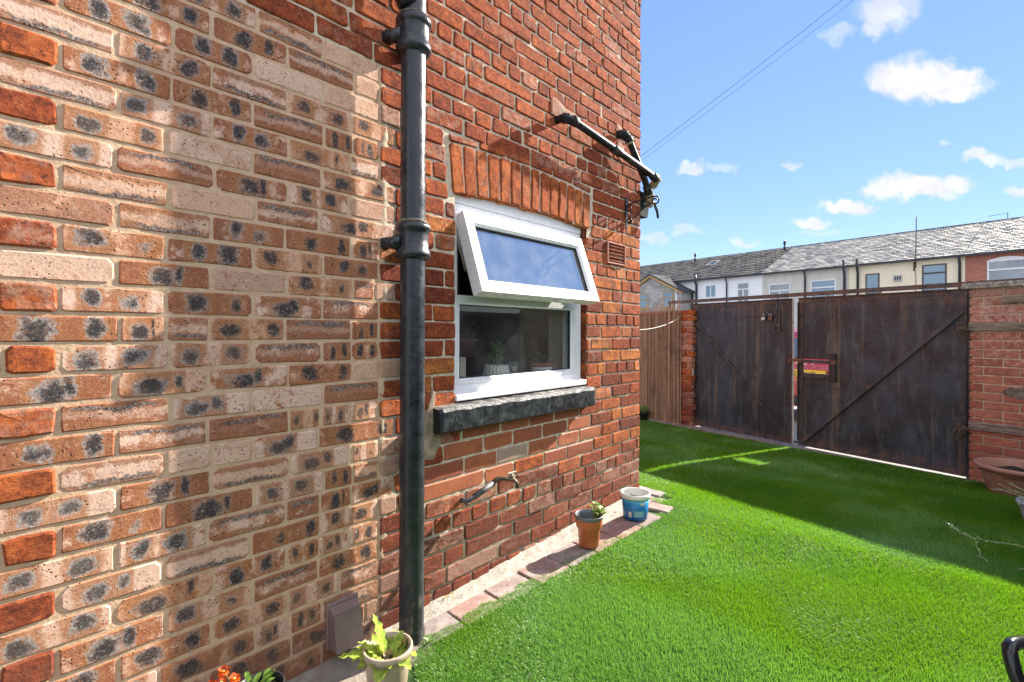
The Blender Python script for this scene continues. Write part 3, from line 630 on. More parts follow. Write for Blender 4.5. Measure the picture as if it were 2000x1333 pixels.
# ------------------------------------------------------------------ wrought-iron bracket
br = empty('hanging_bracket', (2.862, 0, 1.90), label='black wrought-iron scroll bracket below the waste pipes at the corner', cat='bracket')
M_WI = simple('black_iron', (.012, .013, .016), .35, var=.2)
mb = MB(); mb.box(-.010, .010, -.014, -.008, -.10, .105, bev=.0015); mb.build('back_plate', M_WI, br)
def spiral(c, r0, r1, a0, a1, n=26): return [(0, c[0]+(r0+(r1-r0)*i/n)*math.cos(a0+(a1-a0)*i/n), c[1]+(r0+(r1-r0)*i/n)*math.sin(a0+(a1-a0)*i/n)) for i in range(n+1)]
mb = MB(); top = [(0, -.012, .045), (0, -.07, .062), (0, -.14, .070), (0, -.205, .074)]+spiral((-.212, .046), .028, .010, math.pi/2, math.pi/2+R_(440)); mb.tube(top, .0048, 8); mb.build('top_arm', M_WI, br)
mb = MB(); mb.tube([(0, -.205, .040), (0, -.17, .032), (0, -.11, -.002), (0, -.06, -.045), (0, -.028, -.070)]+spiral((-.030, -.052), .019, .008, -math.pi/2, -math.pi/2-R_(420)), .0045, 8); mb.build('lower_scroll', M_WI, br)
mb = MB(); mb.tube(spiral((-.034, .026), .008, .021, R_(-300), R_(80))+[(0, -.012, .045)], .0042, 8); mb.build('small_scroll', M_WI, br)

# ------------------------------------------------------------------ outside tap
tp = empty('garden_tap', (1.66, 0, .43), label='old lagged water pipe and brass tap low on the wall below the window', cat='tap')
mb = MB(); mb.tube([(-.21, .0, -.05), (-.21, -.035, -.05), (-.195, -.042, -.045), (-.06, -.045, -.005), (-.045, -.045, -.0)], .011, 10); mb.tube([(-.17, -.042, -.038), (-.055, -.045, -.004)], .0135, 12); mb.build('lagged_pipe', simple('grey_lagging', (.10, .105, .11), .6, var=.3, bump=.3), tp)
mb = MB(); mb.tube([(-.05, -.045, 0), (-.03, -.05, .012), (-.012, -.062, .014), (.01, -.075, .010), (.03, -.10, .006), (.036, -.112, -.008), (.036, -.114, -.03)], [.011, .012, .010, .010, .009, .008, .009], 12); mb.tube([(.022, -.09, .004), (.022, -.09, .035)], .009, 10); mb.build('tap_body', simple('tarnished_brass', (.13, .10, .07), .5, metal=.6, var=.3, dirt=(.25, .22, .17), dscale=30), tp)
mb = MB(); mb.box(-.006, .050, -.094, -.086, .035, .042, bev=.001); mb.build('tap_handle', simple('pale_metal', (.25, .23, .20), .5, metal=.5), tp)

# ------------------------------------------------------------------ plastic cowl vent low on the wall
M_BROWN = simple('brown_plastic', (.21, .145, .14), .4, var=.08)
cv = empty('cowl_vent', (.885, 0, .012), label='brown plastic flue cowl low on the wall beside the drainpipe', cat='vent')
mb = MB(); V = [(-.052, .0, .0), (.052, .0, .0), (.052, .0, .148), (-.052, .0, .148), (-.051, -.066, .004), (.051, -.066, .004), (.051, -.040, .128), (-.051, -.040, .128)]
mb.add(V, [(4, 5, 6, 7), (7, 6, 2, 3), (0, 4, 7, 3), (5, 1, 2, 6), (0, 1, 5, 4)]); mb.build('cowl', M_BROWN, cv)
mb = MB(); mb.box(-.060, .060, -.012, .0, -.003, .156, bev=.003); mb.box(-.052, .052, -.043, -.039, .122, .128); mb.build('back_plate', M_BROWN, cv)

# ------------------------------------------------------------------ ground
GX = [-40, -3, 1.0, 1.8, 3.0, 4.2, 5.0, 6.4, 7.2, 400]; GZ = [-.06, -.06, -.06, -.02, .03, -.02, -.08, -.18, -.20, -.20]
def G(x, y=0): return float(np.interp(x, GX, GZ))
def gy(x): return float(np.interp(x, [-1, .84, 1.08, 1.16, 1.6, 2.2, 2.98], [-.75, -.52, -.16, -.125, -.155, -.215, -.305]))
GLx, GLy = 6.759, 1.12; PHI = math.atan2(-1.645-1.12, 5.991-6.759)
gd = Vector((math.cos(PHI), math.sin(PHI), 0)); go = Vector((math.sin(PHI), -math.cos(PHI), 0))
def gate_x(y, off=0.): # x of the gate line at y, moved towards the camera by off
    return GLx+(y-GLy)*(5.991-6.759)/(-1.645-1.12)-off
M_EARTH = simple('lane_ground', (.30, .29, .27), .95, var=.2, scale=3, bump=.4, bscale=40, dirt=(.22, .21, .19), dscale=.6)
mb = MB(); mb.box(-300, 400, -300, 300, -.9, -.235); gr = mb.build('ground', M_EARTH); tag(gr, kind='structure')
mb = MB(); xs = [6.9, 8, 30, 60]; V = [(x, y, -.215) for x in xs for y in (-60, 0, 60)]; mb.add(V, [(i*3+j, i*3+3+j, i*3+4+j, i*3+1+j) for i in range(3) for j in range(2)]); rd = mb.build('lane', simple('lane_asphalt', (.24, .24, .24), .85, var=.15, scale=8, bump=.4, bscale=150)); tag(rd, kind='structure')
# backing of the artificial lawn
m, t = material('lawn_backing'); P = t.obj(); n = t.noise(P, 60., 5., .7); t.put(t.p.inputs['Base Color'], t.mix(t.ramp(n, .3, .7), (.012, .05, .006), (.045, .15, .014))); t.p.inputs['Roughness'].default_value = .8; t.put(t.p.inputs['Normal'], t.bump(t.noise(P, 220., 4.), 1., .01)); M_BACK = m
mb = MB(); xs = list(np.arange(-2.4, 6.95, .12)); ys = list(np.arange(-3.2, 3.3, .12)); V = [(x, y, G(x)-.006+.003*mnoise.noise(Vector((x*3, y*3, 0)))) for x in xs for y in ys]; ny = len(ys)
Fc = []
for i in range(len(xs)-1):
    for j in range(ny-1):
        x, y = xs[i]+.06, ys[j]+.06
        if y > gy(x)+.10 and x < 3.12: continue
        if x+.06 > gate_x(y)-.10: continue
        Fc.append((i*ny+j, i*ny+ny+j, i*ny+ny+1+j, i*ny+1+j))
mb.add(V, Fc, 0, True); lawn = mb.build('lawn_sheet', M_BACK); tag(lawn, kind='structure')
# blades
rs = np.random.RandomState(3)
def scatter(dens, zlo, zhi):
    A = 9.0*6.0; n = int(dens*A); x = rs.uniform(-.6, 6.9, n*1)[:n]; y = rs.uniform(-3.0, 2.6, n); n = len(x)
    dd = x*Fv[0]+(y+1.645)*Fv[1]; aa = x*Rv[0]+(y+1.645)*Rv[1]
    k = (dd > zlo) & (dd <= zhi) & (np.abs(aa) < dd*1.25+.35)
    gyv = np.interp(x, [-1, .84, 1.08, 1.16, 1.6, 2.2, 2.98], [-.75, -.52, -.16, -.125, -.155, -.215, -.305])+.012*np.sin(x*23)+.008*np.sin(x*61)
    front = (y < gyv)
    around = (x > 3.22+.03*np.sin(y*30)) | ((x > 2.94) & (y < -.17+.05*np.sin(x*40))) 
    k &= (front & (x < 2.94)) | (around & (x >= 2.94))
    k &= x < (GLx+(y-GLy)*(5.991-6.759)/(-1.645-1.12)-.16)
    return x[k], y[k]
parts_ = [scatter(80000, .8, 2.3)+(.62,), scatter(36000, 2.3, 3.9)+(.9,), scatter(12000, 3.9, 9.5)+(1.7,)]
X = np.concatenate([p[0] for p in parts_]); Y = np.concatenate([p[1] for p in parts_]); Wd = np.concatenate([np.full(len(p[0]), p[2]) for p in parts_]); n = len(X)
def lowf(x, y, s, seed):
    r = np.random.RandomState(seed); o = np.zeros_like(x)
    for i in range(9): kx, ky, ph = r.normal(0, s), r.normal(0, s), r.uniform(0, 6.28); o += np.sin(kx*x+ky*y+ph)
    return o/3.
lay = lowf(X, Y, 3.2, 5)*.9+lowf(X, Y, 11., 6)*.55
ang = R_(200)+lay*1.1+rs.normal(0, .95, n); lean = np.clip(.55+.35*lowf(X, Y, 5., 8)+rs.normal(0, .22, n), .05, 1.5)
Hh = rs.uniform(.010, .021, n)*(1+.12*lowf(X, Y, 6., 9)); Hh *= np.where(Wd > 2, 1.15, 1.)
Gz = np.interp(X, GX, GZ)-.004
wd = .00115*Wd*rs.uniform(.8, 1.3, n); wa = rs.uniform(0, 6.28, n); wx_, wy_ = np.cos(wa)*wd, np.sin(wa)*wd
dx, dy = np.cos(ang), np.sin(ang); sl_, cl_ = np.sin(lean), np.cos(lean)
B = np.stack([X, Y, Gz], 1); Wv = np.stack([wx_, wy_, 0*X], 1)
Mid = B+np.stack([dx*sl_*.35, dy*sl_*.35, .5+.1*cl_], 1)*Hh[:, None]; Tip = B+np.stack([dx*sl_, dy*sl_, .35+.65*cl_], 1)*Hh[:, None]
Vv = np.stack([B-Wv, B+Wv, Mid+Wv*.8, Mid-Wv*.8, Tip], 1).reshape(-1, 3).astype(np.float32)
base = np.arange(n)[:, None]*5
L4 = base+np.array([0, 1, 2, 3]); L3 = base+np.array([3, 2, 4]); loops = np.concatenate([L4, L3], 1).ravel().astype(np.int32)
me = bpy.data.meshes.new('lawn_blades'); me.vertices.add(n*5); me.vertices.foreach_set('co', Vv.ravel()); me.loops.add(n*7); me.loops.foreach_set('vertex_index', loops)
me.polygons.add(n*2); ls = (np.arange(n)[:, None]*7+np.array([0, 4])).ravel().astype(np.int32); me.polygons.foreach_set('loop_start', ls); me.update(calc_edges=True)
rc = rs.uniform(0, 1, n); sp = np.clip(.5+.5*lowf(X, Y, 4., 11), 0, 1); col_ = np.repeat(np.stack([rc, sp, rs.uniform(0, 1, n), np.ones(n)], 1), 5, 0).astype(np.float32)
ca = me.color_attributes.new('rnd', 'FLOAT_COLOR', 'POINT'); ca.data.foreach_set('color', col_.ravel())
m, t = material('lawn_fibre'); A = t.attr('rnd'); s = t.new('ShaderNodeSeparateColor'); t.l.new(A.outputs['Color'], s.inputs[0]); r = s.outputs
c = t.mix(r[0], (.075, .225, .004), (.19, .385, .014)); c = t.mix(t.ramp(r[2], .86, .9, 0., .7), c, (.30, .36, .10)); c = t.mix(t.ramp(r[1], .35, .95, 0., .55), c, (.20, .42, .14)); c = t.mix(t.ramp(r[1], .35, .0, 0., .45), c, (.03, .18, .01))  # paler patches paint the sheen of the worn pile into the fibre colour
t.put(t.p.inputs['Base Color'], c); t.p.inputs['Roughness'].default_value = .40; t.p.inputs['Specular IOR Level'].default_value = .6
tl = t.new('ShaderNodeBsdfTranslucent'); t.put(tl.inputs[0], t.mix(.5, c, (.22, .46, .01))); mx = t.new('ShaderNodeMixShader'); mx.inputs[0].default_value = .38; t.l.new(t.p.outputs[0], mx.inputs[1]); t.l.new(tl.outputs[0], mx.inputs[2]); t.l.new(mx.outputs[0], t.out.inputs[0])
me.materials.append(m); lb = bpy.data.objects.new('lawn_grass', me); link(lb); tag(lb, 'bright green artificial grass covering the yard', 'grass', kind='stuff')
print('blades', n)

# ------------------------------------------------------------------ paved strip along the wall
path = empty('path', (0, 0, 0), kind='structure')
m, t = material('paver_concrete'); P = t.pos(); rnd = t.new('ShaderNodeObjectInfo').outputs['Random']
n_ = t.noise(P, 26., 6., .75); c = t.mix(t.ramp(rnd, .2, .8), (.30, .17, .145), (.23, .19, .185)); c = t.mix(t.ramp(t.noise(P, 12., 5., .7), .42, .66, 0., .7), c, (.40, .345, .31)); c = t.mix(t.ramp(n_, .52, .36, 0., .6), c, (.17, .12, .11))
t.put(t.p.inputs['Base Color'], c); t.p.inputs['Roughness'].default_value = .9; t.put(t.p.inputs['Normal'], t.bump(t.noise(P, 110., 6., .7), .5, .002)); M_PAV = m
def paver(x, y, lx, ly, rz, zz=None, tilt=0.):
    mb = MB(); mb.box(-lx/2, lx/2, -ly/2, ly/2, -.05, 0, bev=.004); return mb.build('paver', M_PAV, path, loc=(x, y, (G(x)+.006) if zz is None else zz), rot=(tilt, -math.atan(.048) if 1 < x < 3 else 0, rz))
rp = random.Random(5); sk = math.atan2(-.115, 1.75)
for i in range(8):
    x = 1.22+i*.2085; yc = -.105-.115*(x-1.22)/1.75; paver(x, yc-.004, .2, .1 if i < 0 else .135+.008*i, sk+rp.gauss(0, .008), G(x)+.004+rp.gauss(0, .002))
paver(2.885, -.205, .10, .2, .10, G(2.9)+.010); paver(2.94, -.06, .2, .1, 0, G(2.9)+.004)
for i, y in enumerate((-.03, .18, .39, .60)): paver(3.145, y, .10, .2, rp.gauss(0, .03), G(3.1)+.004)
paver(1.06, -.15, .12, .2, 1.2, -.055); paver(.60, -.235, .2, .07, .02, -.035); paver(.81, -.235, .2, .07, -.02, -.038)
m, t = material('sandy_cement'); P = t.pos(); c = t.mix(t.ramp(t.noise(P, 30., 6., .7), .3, .7), (.28, .25, .21), (.47, .43, .37)); sx = t.sep(P)[0]
c = t.mix(t.ramp(t.voro(P, 150.), .22, .12, 0., .8), c, (.10, .08, .06)); c = t.mix(t.ramp(t.noise(P, 9., 5., .7), .55, .7, 0., .6), c, (.22, .19, .15)); c = t.mix(t.ramp(sx, 1.1, .9, 0., .55), c, (.17, .13, .10))
t.put(t.p.inputs['Base Color'], c); t.p.inputs['Roughness'].default_value = .95; t.put(t.p.inputs['Normal'], t.bump(t.noise(P, 90., 7., .75), .9, .006))
mb = MB(); V = []; nx_ = 150
for i in range(nx_+1):
    x = -.6+(3.13+.6)*i/nx_; wv = .006*mnoise.noise(Vector((x*14, 0, 0)))
    for k, (y, h) in enumerate(((.02, .030), (-.006, .026), (-.025, .008), (-.045, -.003), (-.09, -.010), (-.16, -.014), (-.30, -.014), (-.75, -.016))):
        if x > 1.0: h *= 1.25 if x < 2.4 else .8
        V.append((x, y+wv, G(x)+h+.005*mnoise.noise(Vector((x*22, y*30, 2)))+(.018*max(0, mnoise.noise(Vector((x*5, 7, 2)))) if k < 2 else 0)))
Fc = [(i*8+k, i*8+8+k, i*8+9+k, i*8+1+k) for i in range(nx_) for k in range(7)]; mb.add(V, Fc, 0, True)
cem = mb.build('cement_fillet', m, path)
mb = MB(); mb.box(3.05, 3.24, -.1, 3.4, -.15, G(3.1)-.006); mb.build('paving_bed', m, path)
# grit and crumbs
mb = MB(); rg = random.Random(8)
for i in range(420):
    x = rg.uniform(.2, 3.05); y = -rg.random()**1.5*abs(gy(x)); r0 = rg.uniform(.0015, .005); z = G(x)+.012
    vs = [(x+r0*rg.uniform(-1, 1), y+r0*rg.uniform(-1, 1), z+r0*rg.uniform(-.5, 1)) for _ in range(4)]; mb.add(vs, [(0, 1, 2), (0, 2, 3), (0, 3, 1), (1, 3, 2)])
gt = mb.build('grit', simple('grit_stone', (.30, .26, .21), .95, var=.4, scale=60)); tag(gt, 'loose crumbs of mortar along the foot of the wall', 'grit', kind='stuff')

# ------------------------------------------------------------------ pots by the wall
M_SOIL = simple('dark_soil', (.035, .024, .016), 1., var=.5, scale=60, bump=1., bscale=90, bdist=.006)
def leafmat(name, a, b, tr=.35):
    m, t = material(name); rnd = t.new('ShaderNodeAttribute', attribute_name='rnd'); P = t.obj(); c = t.mix(t.ramp(t.noise(P, 70., 4.), .3, .7), a, b); t.put(t.p.inputs['Base Color'], c); t.p.inputs['Roughness'].default_value = .4
    tl = t.new('ShaderNodeBsdfTranslucent'); t.put(tl.inputs[0], b); mx = t.new('ShaderNodeMixShader'); mx.inputs[0].default_value = tr; t.l.new(t.p.outputs[0], mx.inputs[1]); t.l.new(tl.outputs[0], mx.inputs[2]); t.l.new(mx.outputs[0], t.out.inputs[0])
    t.put(t.p.inputs['Normal'], t.bump(t.noise(P, 120., 3.), .5, .002)); return m
def leaf(mb, base, dirv, L, W, curl=.4, n=6, wav=0., rng=None, cup=.25, mi=0):
    d_ = Vector(dirv).normalized(); side = d_.cross(Vector((0, 0, 1))); side = side.normalized() if side.length > .05 else Vector((1, 0, 0)); up = side.cross(d_).normalized()
    V = []; p = Vector(base)
    for i in range(n+1):
        q = i/n; wq = W*math.sin(math.pi*min(1, q*.92+.08))**.8*(1 if q < .98 else .15); dd = (d_*math.cos(curl*q*1.6)-up*math.sin(curl*q*1.6)); uu = side.cross(dd)
        wv = wav*W*(1 if i % 2 else -1)
        V += [p-side*wq*.5+uu*(cup*wq*.5+wv), p, p+side*wq*.5+uu*(cup*wq*.5-wv)]; p = p+dd*L/n
    mb.add(V, [(3*i+k, 3*i+k+1, 3*i+k+4, 3*i+k+3) for i in range(n) for k in (0, 1)], mi, True)
def pot_body(mb, rb, rt, h, wall=.003, lip=.008, n=36, mi=0):
    mb.lathe([(0.001, 0), (rb*.9, 0), (rb, .004), (rb+(rt-rb)*.78, h*.78), (rt-lip*.1, h-.022), (rt+lip*.5, h-.020), (rt+lip*.6, h-.003), (rt+lip*.35, h), (rt-wall, h), (rt-wall*1.5, h-.02), (rb, .02)], n, mi=mi)
# orange pot with a grey one inside
p1 = empty('plant_pot', (2.18, -.186, G(2.18)+.010), label='orange plastic pot lined with a grey pot, jade plant leaning right', cat='plant pot')
mb = MB(); mb.lathe([(.001, 0), (.050, 0), (.053, .006), (.058, .085), (.0655, .096), (.067, .100), (.071, .142), (.072, .150), (.0708, .150), (.0700, .135)], 40); mb.build('outer_pot', simple('orange_plastic', (.52, .125, .045), .42, var=.08, dirt=(.38, .16, .09)), p1)
mb = MB(); mb.lathe([(.0685, .136), (.0735, .147), (.0745, .160), (.0725, .163), (.0690, .161), (.0640, .135), (.0565, .10), (.050, .06), (.001, .055)], 40); mb.build('inner_pot', simple('grey_plastic', (.12, .13, .145), .4), p1)
mb = MB(); mb.disc(.052, .082, 20, rng=rg, amp=.003); mb.build('soil', M_SOIL, p1)
mb = MB(); ms = MB()
for i in range(9):
    b0 = Vector((.03+rg.uniform(-.015, .02), -.01+rg.uniform(-.02, .02), .08)); an = rg.uniform(-1.9, .9); q = Vector((math.cos(an)*.045+.012, math.sin(an)*.04, rg.uniform(.07, .115))); e = b0+q; ms.tube([b0, b0+q*.5+Vector((0, 0, .012)), e], [.004, .0032, .0024], 6)
    for k in range(7): a2 = k*1.25+rg.random(); leaf(mb, b0+q*(.55+.45*k/6), (math.cos(a2), math.sin(a2), rg.uniform(.3, 1.)), rg.uniform(.022, .036), rg.uniform(.015, .023), .2, 4)
mb.build('leaves', leafmat('jade_leaf', (.07, .20, .02), (.28, .42, .05)), p1, fixn=False); ms.build('stem', simple('brown_stem', (.20, .13, .09), .8), p1)
# blue bucket
p2 = empty('bucket', (2.655, -.195, G(2.65)+.010), label='blue plastic bucket with white rim, filled with soil, at the house corner', cat='bucket')
m, t = material('blue_bucket'); s = t.sep(t.obj()); an = t.m('ARCTAN2', s[1], s[0]); n_ = t.noise(t.comb(t.m('MULTIPLY', an, 3.), t.m('MULTIPLY', s[2], 30.), 0.), 2., 4.)
c = t.mix(t.ramp(s[2], .02, .13), (.004, .10, .30), (.01, .22, .48)); c = t.mix(t.m('MULTIPLY', t.ramp(t.m('ADD', s[2], t.m('MULTIPLY', n_, .03)), .112, .128), .6), c, (.12, .50, .66)); t.put(t.p.inputs['Base Color'], c); t.p.inputs['Roughness'].default_value = .35
mb = MB(); mb.lathe([(.001, 0), (.068, 0), (.070, .004), (.080, .130), (.078, .130), (.067, .01)], 40); mb.build('bucket_body', m, p2)
mb = MB(); mb.lathe([(.079, .122), (.087, .124), (.0885, .135), (.088, .148), (.084, .151), (.079, .149), (.0775, .130), (.072, .07)], 40); mb.build('rim', simple('white_plastic', (.74, .73, .68), .4, var=.05, dirt=(.5, .47, .4)), p2)
mb = MB(); mb.disc(.075, .105, 20, rng=rg, amp=.004); mb.build('soil', M_SOIL, p2)
def wrap(mb, a0, a1, z0, z1, r=lambda z: .0702+.078*z, n=8):
    V = [(r(z)*math.cos(a0+(a1-a0)*i/n), r(z)*math.sin(a0+(a1-a0)*i/n), z) for i in range(n+1) for z in (z0, z1)]; mb.add(V, [(2*i, 2*i+2, 2*i+3, 2*i+1) for i in range(n)], 0, True)
ca_ = math.atan2(-1.645+.195, -2.655)   # towards the camera
mb = MB(); wrap(mb, ca_-.15, ca_+.80, .022, .062); mb.build('printed_panel', simple('pale_blue_print', (.06, .30, .46), .4), p2, fixn=False)
mb = MB(); wrap(mb, ca_-.55, ca_-.28, .020, .052, lambda z: .0706+.078*z, 4); wrap(mb, ca_+.40, ca_+.72, .092, .108, lambda z: .0706+.078*z, 4); mb.build('label', simple('white_print', (.72, .70, .66), .5, dirt=(.5, .3, .15), dscale=60), p2, fixn=False)
mb = MB()
for i in range(6): wrap(mb, ca_-.08, ca_+.70-.1*(i % 3), .027+i*.0055, .029+i*.0055, lambda z: .0707+.078*z, 6)
mb.build('print_lines', simple('white_ink', (.55, .66, .72), .5), p2, fixn=False)
# beige pot with primrose
p3 = empty('plant_pot', (.886, -.292, -.055), label='beige round pot of crinkled yellow-green primrose leaves below the drainpipe', cat='plant pot')
mb = MB(); pot_body(mb, .056, .074, .178); mb.build('pot', simple('beige_plastic', (.40, .32, .25), .4, var=.05), p3)
mb = MB(); mb.disc(.068, .135, 20, rng=rg, amp=.006); mb.build('soil', M_SOIL, p3)
M_PRIM = leafmat('primrose_leaf', (.16, .30, .03), (.48, .55, .10)); M_DEAD = leafmat('dead_leaf', (.26, .15, .06), (.42, .26, .10), .2)
mb = MB()
for i in range(27):
    an = i*2.4+rg.uniform(-.3, .3); el = rg.uniform(.15, 1.1); rr = rg.uniform(.01, .045); leaf(mb, (math.cos(an)*rr, math.sin(an)*rr, .138), (math.cos(an)*math.cos(el), math.sin(an)*math.cos(el), math.sin(el)), rg.uniform(.05, .09), rg.uniform(.034, .050), rg.uniform(.3, .75), 8, .09)
leaf(mb, (-.03, .0, .14), (-.8, .45, .7), .13, .045, .5, 9, .1); leaf(mb, (0, .02, .14), (-.1, .2, 1), .13, .042, .15, 9, .1)
mb.build('leaves', M_PRIM, p3, fixn=False)
mb = MB()
for i in range(26): an = rg.uniform(0, 6.28); leaf(mb, (math.cos(an)*.02, math.sin(an)*.02-.01, .138), (math.cos(an), math.sin(an), rg.uniform(.1, 1.2)), rg.uniform(.02, .04), .012, 1., 4, .2)
leaf(mb, (.04, .0, .15), (.7, -.1, .9), .05, .02, .6, 6, .2); mb.build('withered_leaves', M_DEAD, p3, fixn=False)
# pansies
p4 = empty('plant_pot', (.567, -.105, -.05), label='black pot of orange-red pansies at the bottom left of the wall', cat='plant pot')
mb = MB(); pot_body(mb, .05, .066, .12); mb.build('pot', simple('black_pot', (.02, .021, .023), .4), p4)
mb = MB(); mb.disc(.06, .10, 20, rng=rg, amp=.005); mb.build('soil', M_SOIL, p4)
M_GL = leafmat('pansy_leaf', (.06, .16, .02), (.18, .30, .05)); M_RED = leafmat('pansy_petal', (.42, .035, .006), (.75, .16, .02), .3); M_YEL = simple('pansy_eye', (.75, .50, .03), .6); M_BLK = simple('pansy_blotch', (.05, .006, .004), .7)
mb = MB()
for i in range(26): an = rg.uniform(0, 6.28); rr = rg.uniform(0, .05); leaf(mb, (math.cos(an)*rr-.02, math.sin(an)*rr, .10+rg.uniform(0, .03)), (math.cos(an), math.sin(an), rg.uniform(.3, 1.5)), rg.uniform(.03, .05), .016, .5, 4)
mb.build('leaves', M_GL, p4, fixn=False)
fcs = [(-.094, .003, .208), (-.105, -.008, .186), (-.124, .008, .180), (-.072, -.012, .182), (-.062, -.03, .155), (-.098, -.03, .158), (-.125, -.02, .15)]
for (x, y, z) in fcs:
    fl = MB(); toc = Vector((-.567-x, -1.645+.105-y, 1.17-z)).normalized()+Vector((.4*rg.uniform(-1, 1), .3*rg.uniform(-1, 1), .2)); toc.normalize(); a = toc.cross(Vector((0, 0, 1))).normalized(); b = a.cross(toc)
    for k in range(5):
        an = R_(90+72*k)+.1; dd = a*math.cos(an)+b*math.sin(an); leaf(fl, Vector((x, y, z))+toc*.001*k, dd+toc*.25, .018, .020, -.1, 5, .05)
    f = fl.build('flower', M_RED, p4, fixn=False); e = MB(); e.tube([Vector((x, y, z))+toc*.004, Vector((x, y, z))+toc*.007], .0028, 8); e.build('eye', M_YEL, f); e = MB(); e.tube([Vector((x, y, z))+toc*.003, Vector((x, y, z))+toc*.0045], .0068, 9); e.build('blotch', M_BLK, f); 
mb = MB()
for (x, y, z) in fcs: mb.tube([(x*.3, y*.3, .10), (x*.8, y*.8, z*.8), (x, y, z-.002)], .0012, 5)
mb.build('stem', M_GL, p4)
# weed at the foot of the drainpipe and yellow tuft
wd_ = empty('weed', (1.16, -.155, G(1.1)), label='tiny pale green weed growing at the foot of the drainpipe', cat='weed')
mb = MB()
for i in range(9): an = i*.75; leaf(mb, (0, 0, .0), (math.cos(an), math.sin(an), rg.uniform(.6, 2.)), rg.uniform(.025, .045), .010, .5, 4)
mb.build('leaves', leafmat('weed_leaf', (.14, .28, .08), (.30, .44, .16)), wd_, fixn=False)
wd2 = empty('weed', (1.37, -.012, G(1.37)+.035), label='dry yellow weed tuft at the base of the wall right of the drainpipe', cat='weed')
mb = MB()
for i in range(14): an = rg.uniform(math.pi, 2*math.pi); leaf(mb, (rg.uniform(-.02, .02), 0, .0), (math.cos(an), math.sin(an), rg.uniform(.2, 1.2)), rg.uniform(.02, .04), .003, .6, 3)
mb.build('blades', leafmat('dry_leaf', (.35, .28, .06), (.5, .42, .12)), wd2, fixn=False)

# ------------------------------------------------------------------ plants on the inner window board
def inpot(name, x, y, label, z=.846): return empty(name, (x, y, z), label=label, cat='plant pot')
q = inpot('plant_pot', 1.545, .17, 'speckled stone pot at the left end behind the window glass'); mb = MB(); mb.box(-.05, .05, -.045, .045, 0, .155, bev=.006)
m, t = material('speckled_stone'); P = t.obj(); t.put(t.p.inputs['Base Color'], t.mix(t.ramp(t.voro(P, 120.), .25, .4), (.06, .055, .045), (.50, .45, .36))); t.p.inputs['Roughness'].default_value = .8; mb.build('pot', m, q)
mb = MB(); 
for i in range(12): an = i*.9; leaf(mb, (-.01, 0, .155), (math.cos(an), math.sin(an), .9), .06, .012, .5, 5)
mb.build('leaves', M_GL, q, fixn=False)
q = inpot('plant_pot', 1.86, .185, 'fluted white pot with a branching green succulent behind the window glass'); mb = MB(); mb.lathe([(.001, 0), (.078, 0), (.075, .02), (.062, .10), (.058, .105), (.05, .09)], 96, fl=.045, nf=22)
mb.build('pot', simple('white_ceramic', (.66, .64, .58), .4, var=.04), q)
mb = MB(); ms = MB()
for i in range(16):
    an = rg.uniform(0, 6.28); e = Vector((math.cos(an)*.06*rg.random(), math.sin(an)*.04, rg.uniform(.14, .22))); ms.tube([(0, 0, .09), e*.6+Vector((0, 0, .03)), e], .0025, 5)
    for k in range(6): a2 = k*1.3; leaf(mb, e+Vector((0, 0, -.012*k*.4)), (math.cos(a2), math.sin(a2), .7), .035, .011, .2, 4)
mb.build('leaves', leafmat('succulent', (.08, .20, .04), (.25, .45, .12)), q, fixn=False); ms.build('stem', M_GL, q)
q = inpot('plant_pot', 2.235, .185, 'small white pot with terracotta liner and spiky aloe behind the glass'); mb = MB(); mb.lathe([(.001, 0), (.048, 0), (.063, .075), (.060, .076), (.045, .01)], 32); mb.build('pot', simple('white_pot', (.62, .66, .70), .35, var=.03), q)
mb = MB(); mb.lathe([(.055, .070), (.062, .078), (.064, .098), (.060, .100), (.054, .08), (.001, .082)], 32); mb.build('liner', M_TERRA, q)
mb = MB()
for i in range(13): an = i*2.4; el = .3+.08*i; leaf(mb, (0, 0, .085), (math.cos(an)*math.cos(el), math.sin(an)*math.cos(el), math.sin(el)), .10, .014, .35, 6, cup=.6)
mb.build('leaves', leafmat('aloe', (.05, .12, .06), (.12, .22, .10)), q, fixn=False)
q = empty('drinking_glass', (2.02, .22, .846), label='clear tumbler standing between the potted plants behind the glass', cat='glass'); mb = MB(); mb.lathe([(.001, .004), (.030, .004), (.036, .11), (.034, .11), (.028, .01)], 28); mb.build('tumbler', glassmat('tumbler_glass', (.8, .86, .9), .08, streak=.3), q)
q = empty('plant_pot', (1.80, .42, .985), label='reddish hanging pot of trailing stems seen inside through the window', cat='plant pot')
mb = MB(); mb.lathe([(.001, 0), (.075, 0), (.098, .085), (.106, .088), (.106, .10), (.098, .10), (.08, .02)], 32); mb.build('pot', simple('oxblood_pot', (.16, .045, .03), .5), q)
mb = MB(); mb.disc(.095, .085, 20, rng=rg, amp=.004); mb.build('soil', M_SOIL, q)
mb = MB(); ms = MB()
for i in range(15):
    an = rg.uniform(0, 6.28); e = Vector((math.cos(an)*.11, math.sin(an)*.09, .09+rg.uniform(.05, .19))); ms.tube([(math.cos(an)*.03, math.sin(an)*.03, .085), e*.7+Vector((0, 0, .06)), e], .002, 5)
    for k in range(5): leaf(mb, e+Vector((0, 0, -.02*k)), (math.cos(an+k), math.sin(an+k), -.3), .04, .010, .3, 4)
mb.build('leaves', leafmat('trailing_leaf', (.12, .13, .07), (.34, .30, .20)), q, fixn=False); ms.build('stem', M_DEAD, q)
mb = MB()
for k in range(3): an = k*2.1; mb.tube([(.10*math.cos(an), .10*math.sin(an), .095), (0, 0, .75), (0, 0, 1.2)], .0015, 5)
mb.build('hanging_cord', M_GASK, q)

